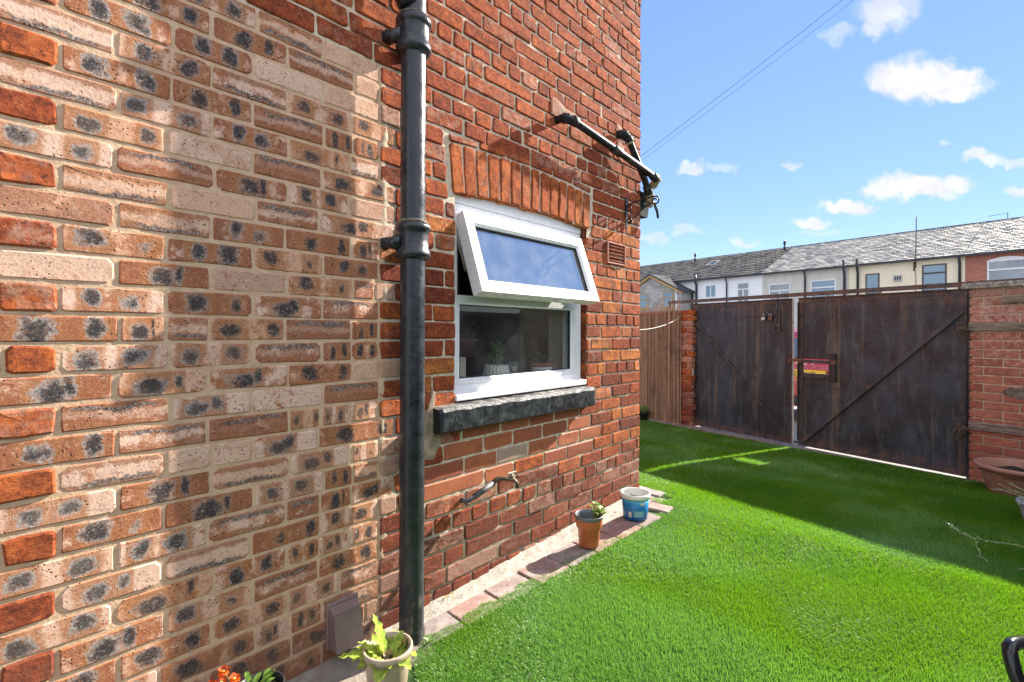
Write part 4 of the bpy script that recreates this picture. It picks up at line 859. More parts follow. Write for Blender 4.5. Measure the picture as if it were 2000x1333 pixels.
# ------------------------------------------------------------------ gates
def mat_gate(name='rusty_black_steel', rust=.0, dark=1.):
    m, t = material(name); P = t.obj(); W_ = t.pos(); s = t.sep(P)
    st_ = t.noise(t.stretch(W_, 12., 12., 2.6), 1., 8., .75, .5); n = t.noise(W_, 5., 6., .7); fine = t.noise(W_, 60., 6., .8)
    c = t.mix(t.ramp(n, .3, .7), (.010, .018, .028), (.046, .062, .082)); c = t.mix(t.ramp(t.noise(W_, 1.3, 3.), .42, .62, 0., .7), c, (.010, .013, .019))
    c = t.mix(t.ramp(st_, .48, .66, 0., .6), c, (.095, .112, .12))
    streak = t.m('MULTIPLY', t.ramp(t.noise(t.stretch(W_, 9., 9., .35), 1., 4., .6), .55, .68), t.ramp(t.noise(W_, 14., 6., .8), .32, .56))
    c = t.mix(t.m('MULTIPLY', streak, .7), c, (.16, .125, .085))
    if rust: c = t.mix(t.ramp(t.noise(W_, 18., 5., .7), .40, .68, .0, .75), c, (.10, .070, .054))
    z = t.sep(W_)[2]
    edge = t.m('MAXIMUM', t.ramp(t.m('ADD', z, t.m('MULTIPLY', fine, .12)), 1.40, 1.56), t.ramp(t.m('ADD', z, t.m('MULTIPLY', fine, -.10)), -.06, -.16))
    c = t.mix(t.m('MULTIPLY', edge, t.ramp(t.noise(W_, 11., 6., .8), .44, .6, 0., .8)), c, (.15, .085, .055))
    c = t.mix(t.m('MULTIPLY', t.ramp(fine, .62-.06*rust, .72), .2+.3*rust), c, (.17, .14, .12))
    c = t.mix(t.m('MULTIPLY', t.ramp(t.noise(W_, 26., 5., .9), .63, .69), .35), c, (.20, .17, .16))
    t.put(t.p.inputs['Base Color'], c); t.put(t.p.inputs['Roughness'], t.ramp(n, .3, .7, .38, .58)); t.p.inputs['Specular IOR Level'].default_value = .5
    t.put(t.p.inputs['Normal'], t.bump(t.m('ADD', t.noise(W_, 4., 2.), t.m('MULTIPLY', fine, .12)), .3, .01)); return m
M_GATE = mat_gate(); M_RUSTY = mat_gate('rusty_angle_iron', 1.); M_BOLT = simple('rust', (.20, .085, .045), .8, var=.3, scale=40, bump=.4)
GB, GT = -.150, 1.527
def leafgate(x0, x1, label, hatch=None, brace=None):
    g = empty('steel_gate', (GLx, GLy, 0), PHI, label=label, cat='gate')
    mb = MB()
    if hatch:
        hx0, hx1, hz0, hz1 = hatch; mb.box(x0, hx0, -.001, .001, GB, GT); mb.box(hx1, x1, -.001, .001, GB, GT); mb.box(hx0, hx1, -.001, .001, GB, hz0); mb.box(hx0, hx1, -.001, .001, hz1, GT)
    else: mb.box(x0, x1, -.001, .001, GB, GT)
    mb.build('steel_sheet', M_GATE, g)
    e = .050
    def ang(a, b, c, d_, nm='frame_bar'):   # flat bar lying on the sheet with a raised outer flange
        mb = MB(); mb.box(a, b, -.006, -.001, c, d_)
        if b-a > d_-c: zz = d_-.006 if c > .6 else c; mb.box(a, b, -.030, -.006, zz, zz+.006)
        else: xx = a if a < (x0+x1)/2 else b-.006; mb.box(xx, xx+.006, -.032, -.006, c, d_)
        mb.build(nm, M_RUSTY, g)
    ang(x0, x1, GT-e, GT); ang(x0, x1, GB, GB+e); ang(x0, x0+e, GB+e, GT-e); ang(x1-e, x1, GB+e, GT-e)
    (ax, az), (bx, bz) = brace; L_ = math.hypot(bx-ax, bz-az); M_ = Matrix.Translation((ax, -.008, az)) @ Matrix.Rotation(-math.atan2(bz-az, bx-ax), 4, 'Y')
    mb = MB(); mb.box(0, L_, -.004, .001, -.020, .020, M=M_); mb.box(0, L_, -.022, -.004, -.020, -.015, M=M_); mb.build('diagonal_brace', M_RUSTY, g)
    return g
M_DPLATE = simple('blue_black_plate', (.012, .018, .028), .4)
g1 = leafgate(-.06, 1.334, 'left black rusty steel gate leaf with padlocked bolts at its top', brace=((.017, 1.262), (1.295, -.115)))
g2 = leafgate(1.393, 2.869, 'right black rusty steel gate leaf with a rectangular letterbox slot', hatch=(1.449, 1.722, .672, .842), brace=((1.435, -.115), (2.862, 1.355)))
# thin lighter edge of the left leaf, a seam on the right one
mb = MB(); mb.box(1.334, 1.3395, -.030, .004, GB, GT); mb.build('edge_strip', simple('bare_edge', (.42, .34, .28), .7, dirt=(.2, .1, .06), dscale=20), g1)
mb = MB(); mb.box(2.862, 2.90, .002, .006, GB-.04, GT); mb.build('closing_strip', M_GATE, g2); mb = MB(); mb.box(2.60, 2.608, -.004, -.001, GB+.05, GT-.05); mb.build('seam', M_GATE, g2); mb = MB(); mb.box(1.724, 1.795, -.026, -.001, .60, .90, bev=.003); mb.build('cover_plate', M_DPLATE, g2)
mb = MB(); mb.box(1.43, 1.745, -.016, -.0015, .63, .676); mb.build('slot_sill', M_RUSTY, g2)
mb = MB(); mb.box(1.405, 1.76, -.036, -.026, .792, .826); mb.build('bolt_bar', M_RUSTY, g2)
for x in (1.42, 1.775): mb = MB(); mb.box(x-.022, x+.022, -.044, -.001, .785, .832, bev=.003); mb.build('bolt_keeper', M_BOLT, g2)
mb = MB(); mb.box(1.29, 1.325, -.042, -.031, .785, .835, bev=.002); mb.box(1.325, 1.40, -.037, -.031, .80, .83); mb.build('bolt_keeper', M_BOLT, g1)
mb = MB(); mb.box(.62, 1.19, -.012, -.004, 1.333, 1.345); mb.tube([(1.15, -.02, 1.52), (1.15, -.02, 1.29), (1.15, -.02, 1.24)], .006, 6); mb.tube([(1.15, -.02, 1.34), (.98, -.02, 1.34)], .007, 6); mb.box(1.115, 1.18, -.012, -.002, 1.20, 1.40); mb.box(1.11, 1.185, -.026, -.012, 1.14, 1.155); mb.box(1.11, 1.12, -.026, -.012, 1.155, 1.215); mb.box(1.175, 1.185, -.026, -.012, 1.155, 1.215); mb.build('slide_bolt', M_RUSTY, g1)
M_BRS = simple('padlock_steel', (.55, .55, .56), .35, metal=.5)
for i, x in enumerate((.985, 1.07)):
    k = empty('padlock', (GLx+gd.x*x+go.x*.03, GLy+gd.y*x+go.y*.03, 1.30), PHI, label=('bright steel padlock hanging on the gate bolt' if i == 0 else 'rusty brown padlock right of the bright steel one'), cat='padlock')
    mb = MB(); mb.box(-.022, .022, -.009, .009, -.02, .018, bev=.003); mb.build('lock_body', M_BRS if i == 0 else M_BOLT, k)
    mb = MB(); mb.tube([(-.014, 0, .018), (-.014, 0, .042), (-.008, 0, .054), (0, 0, .058), (.008, 0, .054), (.014, 0, .042), (.014, 0, .018)], .0035, 8); mb.build('shackle', M_BRS, k)
# rail above the gates
rl = empty('top_rail', (GLx, GLy, 0), PHI, label='rusty flat steel rail running just above both gates', cat='rail')
mb = MB(); mb.box(-.50, 4.4, .010, .018, 1.545, 1.590); mb.build('rail_bar', M_RUSTY, rl)
for x in (1.157, 1.70, 2.2): mb = MB(); mb.box(x-.006, x+.006, .004, .010, 1.50, 1.55); mb.build('hanger', M_RUSTY, rl)
mb = MB(); mb.box(-.49, -.46, .012, .03, -.2, 1.545); mb.build('rail_post', M_RUSTY, rl)
# concrete threshold
mb = MB(); nn = 40; V = []
for i in range(nn+1):
    x = -3.0+6.2*i/nn; e = .004*mnoise.noise(Vector((x*6, 0, 0)))
    V += [(x, .14, -.168), (x, -.02, -.166), (x, -.130+e*3, -.166+e), (x, -.142+e*3, -.21)]
mb.add(V, [(4*i+k, 4*i+4+k, 4*i+5+k, 4*i+1+k) for i in range(nn) for k in range(3)]); th_ = mb.build('threshold', simple('threshold_concrete', (.24, .225, .21), .9, var=.2, scale=20, bump=.4, dirt=(.22, .14, .11), dscale=1.6)); th_.location = (GLx, GLy, 0); th_.rotation_euler = (0, 0, PHI); tag(th_, kind='structure')

# ------------------------------------------------------------------ brick walls either side of the gates
def brickrow(parent, x0, x1, z, mt, rng, y=0., pitch=.225, off=0., proud=.006, end_j=0., h=.065, deep=.05, jt=.010, maxn=9999, wxr=.5, r0=(0, 1)):
    x = math.floor((x0-off)/pitch)*pitch+off; cur = x0
    while cur < x1-1e-4:
        x += pitch; nx = min(x, x1)
        if x1-nx < .04: nx = x1
        if nx-cur < .03: continue
        e = rng.uniform(-end_j, end_j)*.5 if nx == x1 else 0; s_ = rng.uniform(-end_j, end_j)*.3 if cur == x0 else 0
        b = dict(x=(cur+s_+nx+e)/2, z=z, y=y, w=nx+e-cur-s_-jt, h=h*rng.uniform(.94, 1.02), m=mt, j=.0035 if mt == 0 else .001, p=proud*rng.uniform(.4, 1.5), d=deep, seed=rng.random(), c=.008 if mt == 0 else .004, r=(rng.uniform(*r0), rng.random(), rng.random(), rng.random()*wxr)); one_brick(b, parent); cur = nx
rw = random.Random(12)
lw_ = empty('brick_wall', (GLx, GLy, 0), PHI, label='ragged old red brick wall end between reed screen and left gate', cat='wall')
mb = MB(); mb.box(-3.2, -.03, -.05, .17, -.22, 1.44); mb.build('wall_core', M_MORT, lw_)
for k in range(20):
    z = -.20+.0825*(k+.5); x1 = -.002+.02*mnoise.noise(Vector((k*.7, 1, 0))) if k > 12 else -.012+.03*mnoise.noise(Vector((k*.9, 1, 0)))
    brickrow(lw_, -.62 if k < 17 else -1.6, x1, z, 0, rw, y=-.06, off=(.0 if k % 2 else .11), end_j=.03, h=.072, deep=.21, jt=.011, proud=.012, pitch=.225, r0=(.1, 1), wxr=.7)
# right wall with its coping
rwl = empty('garden_wall', (GLx, GLy, 0), PHI, label='pink brick wall with concrete coping right of the gates', cat='wall')
mb = MB(); mb.box(2.882, 4.50, .004, .21, -.24, 1.518); mb.build('wall_core', M_MORT, rwl)
for k in range(23):
    z = 1.518-.0755*(k+.5); brickrow(rwl, 2.876, 4.0, z, 3, rw, y=0., off=2.876+(.10 if k % 2 else .0), end_j=.004, h=.066, deep=.08, proud=.004)
for i in range(2):
    mb = MB(); mb.box(2.835+.82*i, 2.835+.82*(i+1)-.008, -.032, .26, 1.520, 1.572, bev=.006); mb.build('coping_stone', simple('coping_concrete' if i == 0 else 'coping_concrete_2', (.36, .34, .29), .95, var=.3, scale=40, bump=.7, dirt=(.14, .14, .08), dscale=14), rwl)
m, t = material('weathered_timber'); P = t.obj(); gr_ = t.noise(t.stretch(P, 5., 60., 90.), 1., 6., .75); t.put(t.p.inputs['Base Color'], t.mix(t.ramp(gr_, .35, .65), (.09, .068, .05), (.38, .31, .24))); t.p.inputs['Roughness'].default_value = .95; t.put(t.p.inputs['Normal'], t.bump(gr_, 1., .006)); M_WOOD = m
def plank(x0, x1, z0, z1, y0=-.03):
    mb = MB(); V = []; n = 26
    for i in range(n+1):
        x = x0+(x1-x0)*i/n; a = .005*mnoise.noise(Vector((x*12, z0*9, 0))); b = .005*mnoise.noise(Vector((x*12, z1*9, 5)))
        V += [(x, y0+.02, z0+a), (x, y0, z0+a+.005), (x, y0+a, (z0+z1)/2), (x, y0+b, z1+b-.005), (x, y0+.02, z1+b)]
    mb.add(V, [(5*i+k, 5*i+5+k, 5*i+6+k, 5*i+1+k) for i in range(n) for k in range(4)]+[(0, 1, 2, 3, 4), (5*n+4, 5*n+3, 5*n+2, 5*n+1, 5*n)]); return mb
plank(2.884, 4.0, 1.148, 1.222).build('timber_strip', M_WOOD, rwl); plank(2.884, 4.0, .275, .352).build('timber_strip', M_WOOD, rwl); plank(3.10, 4.0, 1.385, 1.45, -.045).build('timber_block', M_WOOD, rwl)
mb = MB(); blob(mb, [(3.13, .60), (3.22, .575), (3.7, .59), (3.7, .67), (3.3, .675), (3.16, .67), (3.11, .64)], -.010); mb.build('cement_patch', simple('grey_cement', (.21, .17, .13), .95, var=.3, scale=30, bump=.5), rwl)
# dried roots on the hinges
for zc, lb_ in ((1.17, 'clump of dried ivy on the upper right gate hinge'), (.285, 'clump of dried ivy on the lower right gate hinge')):
    h = empty('dried_ivy', (GLx+gd.x*2.85+go.x*.03, GLy+gd.y*2.85+go.y*.03, zc), PHI, label=lb_, cat='dead plant')
    mb = MB()
    for i in range(46):
        p = Vector((rw.gauss(-.02, .02), rw.gauss(-.012, .014), rw.gauss(0, .03))); pts = [p.copy()]
        for k in range(5): p = p+Vector((rw.gauss(0, .014), rw.gauss(0, .01), rw.gauss(-.006, .014))); pts.append(p.copy())
        mb.tube(pts, .0017, 4)
    mb.build('dead_stems', simple('dry_stem', (.20, .15, .10), .95, var=.3), h); mb = MB(); mb.box(-.05, .02, .012, .022, -.02, .02); mb.build('hinge_plate', M_BOLT, h)
# side wall of the yard (mostly seen reflected in the window)
yw = empty('yard_wall', (0, -3.25, 0), label='plain brick yard wall along the right side, outside the frame', cat='wall')
mb = MB(); mb.box(-4, 5.62, -.2, 0, -.25, 1.35); mb.build('wall_panel', simple('plain_brick', (.20, .10, .07), .95, var=.3, scale=20, bump=.4), yw); mb = MB(); mb.box(-4, 5.62, -.24, .04, 1.352, 1.41, bev=.006); mb.build('coping', simple('yard_coping', (.35, .33, .30), .95), yw)

# ------------------------------------------------------------------ reed screen
rd_ = empty('reed_screen', (GLx, GLy, 0), PHI, label='brown split-reed screening fixed in front of the brick wall', cat='fence screen')
m, t = material('dry_reed'); W_ = t.pos(); A = t.attr('rnd'); s = t.new('ShaderNodeSeparateColor'); t.l.new(A.outputs['Color'], s.inputs[0]); z = t.sep(W_)[2]
c = t.mix(s.outputs[0], (.20, .13, .08), (.56, .41, .27)); c = t.mix(t.ramp(t.noise(t.stretch(W_, 60., 60., 4.), 1., 5., .7), .45, .7, 0., .6), c, (.09, .06, .04)); c = t.mix(t.ramp(t.noise(W_, 3., 4.), .52, .7, 0., .55), c, (.11, .07, .042)); c = t.mix(t.ramp(s.outputs[1], .8, .95, 0., .6), c, (.58, .44, .30))
t.put(t.p.inputs['Base Color'], c); t.p.inputs['Roughness'].default_value = .75; M_REED = m
mb = MB(); cols = []; x = -.185
while x > -3.1:
    r0 = rw.uniform(.0030, .0058); cl_n = mnoise.noise(Vector((x*38, 0, 0))); cl2 = mnoise.noise(Vector((x*70, 9, 0))); zt = 1.45+rw.uniform(-.06, .06)+(.10 if x > -.21 or rw.random() < .3 else 0)+.05*mnoise.noise(Vector((x*3, 0, 0))); x2 = x+rw.gauss(0, .012); zt += .10*cl2; y0 = -.088+rw.uniform(-.004, .003)+.022*cl2
    k0 = len(mb.v); mb.tube([(x, y0, -.19), (x*.4+x2*.6+rw.gauss(0, .003), y0+rw.gauss(0, .003), .6), (x2, y0, zt)], [r0, r0*.95, r0*.7], 5, cap=False); cols += [(min(1, max(0, .5+.9*cl_n+rw.uniform(-.3, .3))), rw.random(), rw.random(), 1)]*(len(mb.v)-k0); x -= r0*rw.uniform(1.1, 1.7)
o = mb.build('reeds', M_REED, rd_, fixn=False); o['kind'] = 'stuff'; ca = o.data.color_attributes.new('rnd', 'FLOAT_COLOR', 'POINT'); ca.data.foreach_set('color', np.array(cols, np.float32).ravel())
for k in range(8):
    mb = MB(); zz = -.08+k*.21; mb.tube([(-.17-i*.15, -.095+.002*(i % 2), zz+.01*mnoise.noise(Vector((i*.5, k, 0)))) for i in range(20)], .0014, 5); mb.build('tie_wire', simple('dark_wire', (.05, .04, .035), .6) if k == 0 else bpy.data.materials['dark_wire'], rd_)
# washing line
wl = empty('washing_line', (6.88, 1.30, 1.335), label='white washing line rope stretched from the reed screen to the house', cat='rope')
a = Vector((6.815-.09, 1.35, 1.335)); b = Vector((3.08, .9, 1.42)); mb = MB()
mb.tube([a.lerp(b, i/24)-Vector((6.88, 1.30, 1.335))-Vector((0, 0, .22*4*(i/24)*(1-i/24))) for i in range(25)], .0042, 7); mb.build('rope', simple('white_rope', (.72, .70, .64), .8), wl)
# pot in front of the reeds
p5 = empty('plant_pot', (6.80, 1.93, G(6.5)-.005), label='small dark pot with bright green seedlings at the foot of the reed screen', cat='plant pot')
mb = MB(); pot_body(mb, .055, .075, .12); mb.build('pot', bpy.data.materials['black_pot'], p5); mb = MB()
for i in range(60): an = rg.uniform(0, 6.28); leaf(mb, (math.cos(an)*.02, math.sin(an)*.02, .11+rg.uniform(0, .08)), (math.cos(an), math.sin(an), rg.uniform(.2, 1.6)), rg.uniform(.04, .09), .014, .5, 4)
mb.build('leaves', leafmat('bright_leaf', (.07, .20, .02), (.20, .42, .06)), p5, fixn=False)

# ------------------------------------------------------------------ planters on the right
p6 = empty('planter', (5.47, -1.95, -.19), label='wide terracotta planter standing in front of the pink brick wall', cat='planter')
mb = MB(); mb.lathe([(.001, 0), (.165, 0), (.175, .01), (.225, .24), (.232, .25), (.262, .262), (.270, .275), (.268, .292), (.258, .298), (.245, .292), (.225, .25), (.2, .18)], 56); mb.build('planter_bowl', simple('terracotta_plastic', (.40, .20, .14), .55, var=.08, dirt=(.30, .16, .12), dscale=5), p6)
mb = MB(); mb.disc(.235, .235, 30, rng=rg, amp=.01); mb.build('soil', M_SOIL, p6)
M_PALE = leafmat('pale_shoot', (.25, .33, .12), (.60, .62, .38)); mb = MB()
for i in range(26): an = rg.uniform(0, 6.28); leaf(mb, (.12+math.cos(an)*.05, -.08+math.sin(an)*.05, .24), (math.cos(an), math.sin(an), rg.uniform(.4, 1.6)), rg.uniform(.05, .11), .006, .5, 4)
mb.build('foliage', M_GL, p6, fixn=False)
p7 = empty('plant_pot', (4.42, -1.99, G(4.6)-.02), label='pale grey pot with curly pale shoots at the right edge', cat='plant pot')
mb = MB(); pot_body(mb, .08, .115, .16, lip=.012); mb.build('pot', simple('pale_grey_plastic', (.42, .45, .50), .4), p7); mb = MB(); mb.disc(.105, .13, 20, rng=rg, amp=.006); mb.build('soil', M_SOIL, p7)
mb = MB(); ml = MB()
for i in range(16):
    p = Vector((rg.uniform(-.05, .03), rg.uniform(-.04, .07), .13)); pts = [p.copy()]; dv = Vector((rg.gauss(0, .3), rg.gauss(.1, .35), 1.3))
    for k in range(8): dv += Vector((rg.gauss(0, .35), rg.gauss(0, .35), rg.gauss(-.1, .25))); p = p+dv.normalized()*.028; pts.append(p.copy()); leaf(ml, p, (rg.gauss(0, 1), rg.gauss(0, 1), rg.uniform(0, 1)), .02, .005, .3, 3)
    mb.tube(pts, .0026, 5)
mb.build('stem', M_PALE, p7); ml.build('leaves', M_PALE, p7, fixn=False)
# lavender-like plant whose two long shoots reach into the view
def unp(u, v_, d_): return Vector((Fv[0]*d_+Rv[0]*(u-1000)/963*d_, -1.645+Fv[1]*d_+Rv[1]*(u-1000)/963*d_, 1.12+(650-v_)/963*d_))
base7 = Vector((2.95, -2.22, G(2.9))); p8 = empty('plant_pot', base7, label='potted shrub at the right edge sending long pale shoots over the lawn', cat='plant pot')
mb = MB(); pot_body(mb, .09, .13, .24, lip=.012); mb.build('pot', simple('blue_glazed', (.08, .12, .22), .3), p8); mb = MB(); mb.disc(.12, .21, 20, rng=rg, amp=.006); mb.build('soil', M_SOIL, p8)
mb = MB(); ml = MB()
for pts in ([(1857, 1022, 2.5), (1880, 1040, 2.46), (1910, 1050, 2.42), (1945, 1056, 2.38), (1990, 1062, 2.32), (2060, 1085, 2.24)], [(1908, 1062, 2.42), (1918, 1085, 2.4), (1945, 1105, 2.36), (1975, 1117, 2.32), (1998, 1108, 2.28), (2070, 1120, 2.2)], [(2010, 1000, 2.3), (2030, 1060, 2.2)], [(2060, 960, 2.3), (2060, 1060, 2.2)]):
    P_ = [unp(*q)-base7 for q in pts]+[Vector((0, .02, .22))]; D_ = []
    for a, b in zip(P_, P_[1:]): D_ += [a.lerp(b, k/4) for k in range(4)]
    D_.append(P_[-1]); mb.tube(D_, [.0012+.0022*i/len(D_) for i in range(len(D_))], 5)
    for i, p in enumerate(D_[:-4]):
        tdir = (D_[i]-D_[i+1]).normalized()
        for k in range(2): leaf(ml, p, tdir*1.4+Vector((rg.gauss(0, .5), rg.gauss(0, .5), rg.gauss(.2, .6))), rg.uniform(.016, .030), .0048, .2, 4)
mb.build('stem', M_PALE, p8); ml.build('leaves', M_PALE, p8, fixn=False)
# black tubular garden chair, only the corner of its arm shows
ch = empty('garden_chair', (1.75, -2.05, -.06), label='black tubular metal chair arm at the bottom right corner', cat='chair')
M_CH = simple('glossy_black_metal', (.012, .014, .018), .18, var=.1); b0 = Vector((1.75, -2.05, -.06))
def rel(l): return [p-b0 for p in l]
A = [unp(2010, 1700, .93), unp(2006, 1420, .955), unp(1998, 1345, .965), unp(1984, 1310, .975), unp(1975, 1275, .985), unp(1974, 1262, .99), unp(1980, 1255, 1.0), unp(1995, 1252, 1.02), unp(2060, 1252, 1.08)]; A[0].z = -.06
A += [Vector((1.85, -1.80, .50)), Vector((1.92, -1.81, .46)), Vector((1.94, -1.82, -.06))]
mb = MB(); mb.tube(rel(A), .0125, 14); mb.build('arm', M_CH, ch)
A2_ = [Vector((p.x, p.y-.52, p.z)) for p in A]; mb = MB(); mb.tube(rel(A2_), .0125, 14); mb.build('arm', M_CH, ch)
for i in range(6): mb = MB(); mb.box(-.28+i*.075, -.22+i*.075, -.26, .22, .405, .425, bev=.004); mb.build('seat_slat', M_CH, ch)
mb = MB(); mb.tube([(.16, -.26, .40), (.20, -.26, .70), (.22, -.25, .80), (.225, -.22, .83), (.225, .18, .83), (.22, .21, .80), (.20, .22, .70), (.16, .22, .40)], .011, 10); mb.build('back_frame', M_CH, ch)
for i in range(5): mb = MB(); mb.tube([(.165, -.18+i*.08, .42), (.20, -.18+i*.08, .70), (.223, -.18+i*.08, .825)], .006, 8); mb.build('back_slat', M_CH, ch)

# ------------------------------------------------------------------ red car in the lane
car = empty('parked_car', (8.30, .09, -.215), label='red hatchback parked behind the gates, rear towards the yard', cat='car'); car.rotation_euler = (0, 0, R_(-12))
m, t = material('red_car_paint'); t.p.inputs['Base Color'].default_value = (.36, .012, .028, 1); t.p.inputs['Roughness'].default_value = .25; t.p.inputs['Coat Weight'].default_value = .7; M_CAR = m
M_CG = simple('car_glass', (.05, .09, .18), .06, var=.05, spec=.8); M_TRIM = simple('car_trim', (.02, .022, .025), .6)
prof = [(.02, .24), (0, .42), (-.01, .62), (.03, .80), (.07, .88), (.10, .92), (.27, 1.30), (.36, 1.36), (.9, 1.42), (1.7, 1.40), (2.1, 1.33), (2.75, .98), (3.45, .86), (3.72, .72), (3.80, .5), (3.78, .24), (3.3, .20), (.5, .20)]
mb = MB(); W0 = .82; V = []
rings = [(-1, .86, .90), (-.94, .97, .985), (-.8, 1, 1), (.8, 1, 1), (.94, .97, .985), (1, .86, .90)]
for (yy, sx_, sz_) in rings:
    for (x, z) in prof: tum = 1-.16*max(0, (z-.9)/.5); V.append((1.9+(x-1.9)*(sx_+.0), yy*W0*tum, .55+(z-.55)*(sz_ if z > .9 else 1)))
k = len(prof); mb.add(V, [(i*k+j, i*k+(j+1) % k, (i+1)*k+(j+1) % k, (i+1)*k+j) for i in range(5) for j in range(k)]+[tuple(range(k)), tuple(range(5*k, 6*k))[::-1]], 0, False); mb.build('body', M_CAR, car)
mb = MB(); mb.add([(.100, -.58, .97), (.100, .58, .97), (.245, .50, 1.27), (.245, -.50, 1.27)], [(0, 1, 2, 3)]); mb.build('rear_window', M_CG, car)
mb = MB(); mb.box(-.045, .05, -.74, .74, .28, .40, bev=.02); mb.build('bumper', M_TRIM, car); mb = MB(); mb.box(-.030, .03, -.72, .72, .56, .60, bev=.005); mb.build('tailgate_ledge', M_CAR, car)
mb = MB(); mb.box(-.035, -.022, -.26, .26, .690, .800, bev=.003); pl_ = mb.build('number_plate', simple('yellow_plate', (.80, .52, .02), .4, var=.02), car)
def text(s_, size, loc, mat, parent, name='lettering', sp=1.0):
    cu = bpy.data.curves.new(name, 'FONT'); cu.body = s_; cu.size = size; cu.extrude = .0012; cu.align_x = 'CENTER'; cu.space_character = sp; o = bpy.data.objects.new(name, cu); dg = bpy.context.evaluated_depsgraph_get()
    link(o); me = bpy.data.meshes.new_from_object(o.evaluated_get(bpy.context.evaluated_depsgraph_get())); bpy.data.objects.remove(o); me.materials.clear(); me.materials.append(mat)
    q = bpy.data.objects.new(name, me); link(q, parent); q.location = loc; q.rotation_euler = (math.pi/2, 0, -math.pi/2); return q
text('2 UHP', .105, (-.0375, .03, .707), M_TRIM, pl_, sp=1.1); text('C O R', .070, (-.012, .03, .880), simple('chrome', (.8, .8, .8), .2, metal=.6), car, 'badge_lettering', 1.5)
for s_ in (-1, 1): mb = MB(); mb.box(-.02, .07, s_*.68-.09, s_*.68+.09, .66, .92, bev=.02); mb.build('tail_light', simple('tail_red', (.45, .01, .01), .2) if s_ < 0 else bpy.data.materials['tail_red'], car)
for x in (.62, 3.1):
    for s_ in (-1, 1):
        mb = MB(); mb.lathe([(.18, -.09), (.29, -.09), (.305, -.06), (.305, .06), (.29, .09), (.18, .09)], 28); wh = mb.build('wheel', M_TRIM, car, loc=(x, s_*.74, .305), rot=(math.pi/2, 0, 0)); mb = MB(); mb.lathe([(.001, -.05*s_), (.10, -.06*s_), (.185, -.085*s_)], 20); mb.build('rim', simple('alloy', (.5, .5, .52), .3, metal=.8) if (x < 1 and s_ < 0) else bpy.data.materials['alloy'], wh)

# ------------------------------------------------------------------ the terrace across the lane
dr = Vector((.17523, .98453, 0)); TO = Vector((32.604, 7.278, 0)); TPHI = math.atan2(-dr.y, -dr.x)   # local x runs to the right, -y faces the yard
EZ, RZ, RD = 4.86, 6.83, 4.2
M_DP = simple('black_downpipe', (.016, .022, .035), .4)
def mat_render(name, a, b, st=.4):
    m, t = material(name); P = t.obj(); n = t.noise(P, .9, 6., .7); c = t.mix(t.ramp(n, .35, .68), a, b); s_ = t.noise(t.stretch(P, 3., 3., .5), 1., 6., .7); c = t.mix(t.ramp(s_, .55, .75, 0., st), c, tuple(q*.55 for q in b)); t.put(t.p.inputs['Base Color'], c); t.p.inputs['Roughness'].default_value = .95; t.put(t.p.inputs['Normal'], t.bump(t.noise(P, 6., 6., .7), .3, .02)); return m
M_WHITE = mat_render('white_boarding', (.86, .87, .89), (.83, .84, .86), .05); M_GREY = mat_render('grey_render', (.66, .63, .56), (.52, .50, .45)); M_CRM = mat_render('cream_render', (.86, .77, .56), (.80, .71, .53), .12)
M_SLATE = None
def mat_roof(name, a, b, c3):
    m, t = material(name); A = t.attr('rnd'); s = t.new('ShaderNodeSeparateColor'); t.l.new(A.outputs['Color'], s.inputs[0]); r = s.outputs; c = t.mix(r[0], a, b); c = t.mix(t.ramp(r[1], .75, .9), c, c3); P = t.obj(); c = t.mix(t.ramp(t.noise(P, 3., 6., .8), .5, .7, 0., .6), c, tuple(q*.5 for q in a)); t.put(t.p.inputs['Base Color'], c); t.p.inputs['Roughness'].default_value = .7; t.p.inputs['Specular IOR Level'].default_value = .3; return m
M_SLATE = mat_roof('old_slate', (.36, .345, .31), (.58, .55, .48), (.22, .225, .24)); M_TILE = mat_roof('grey_concrete_tile', (.17, .155, .135), (.27, .25, .22), (.10, .10, .105))
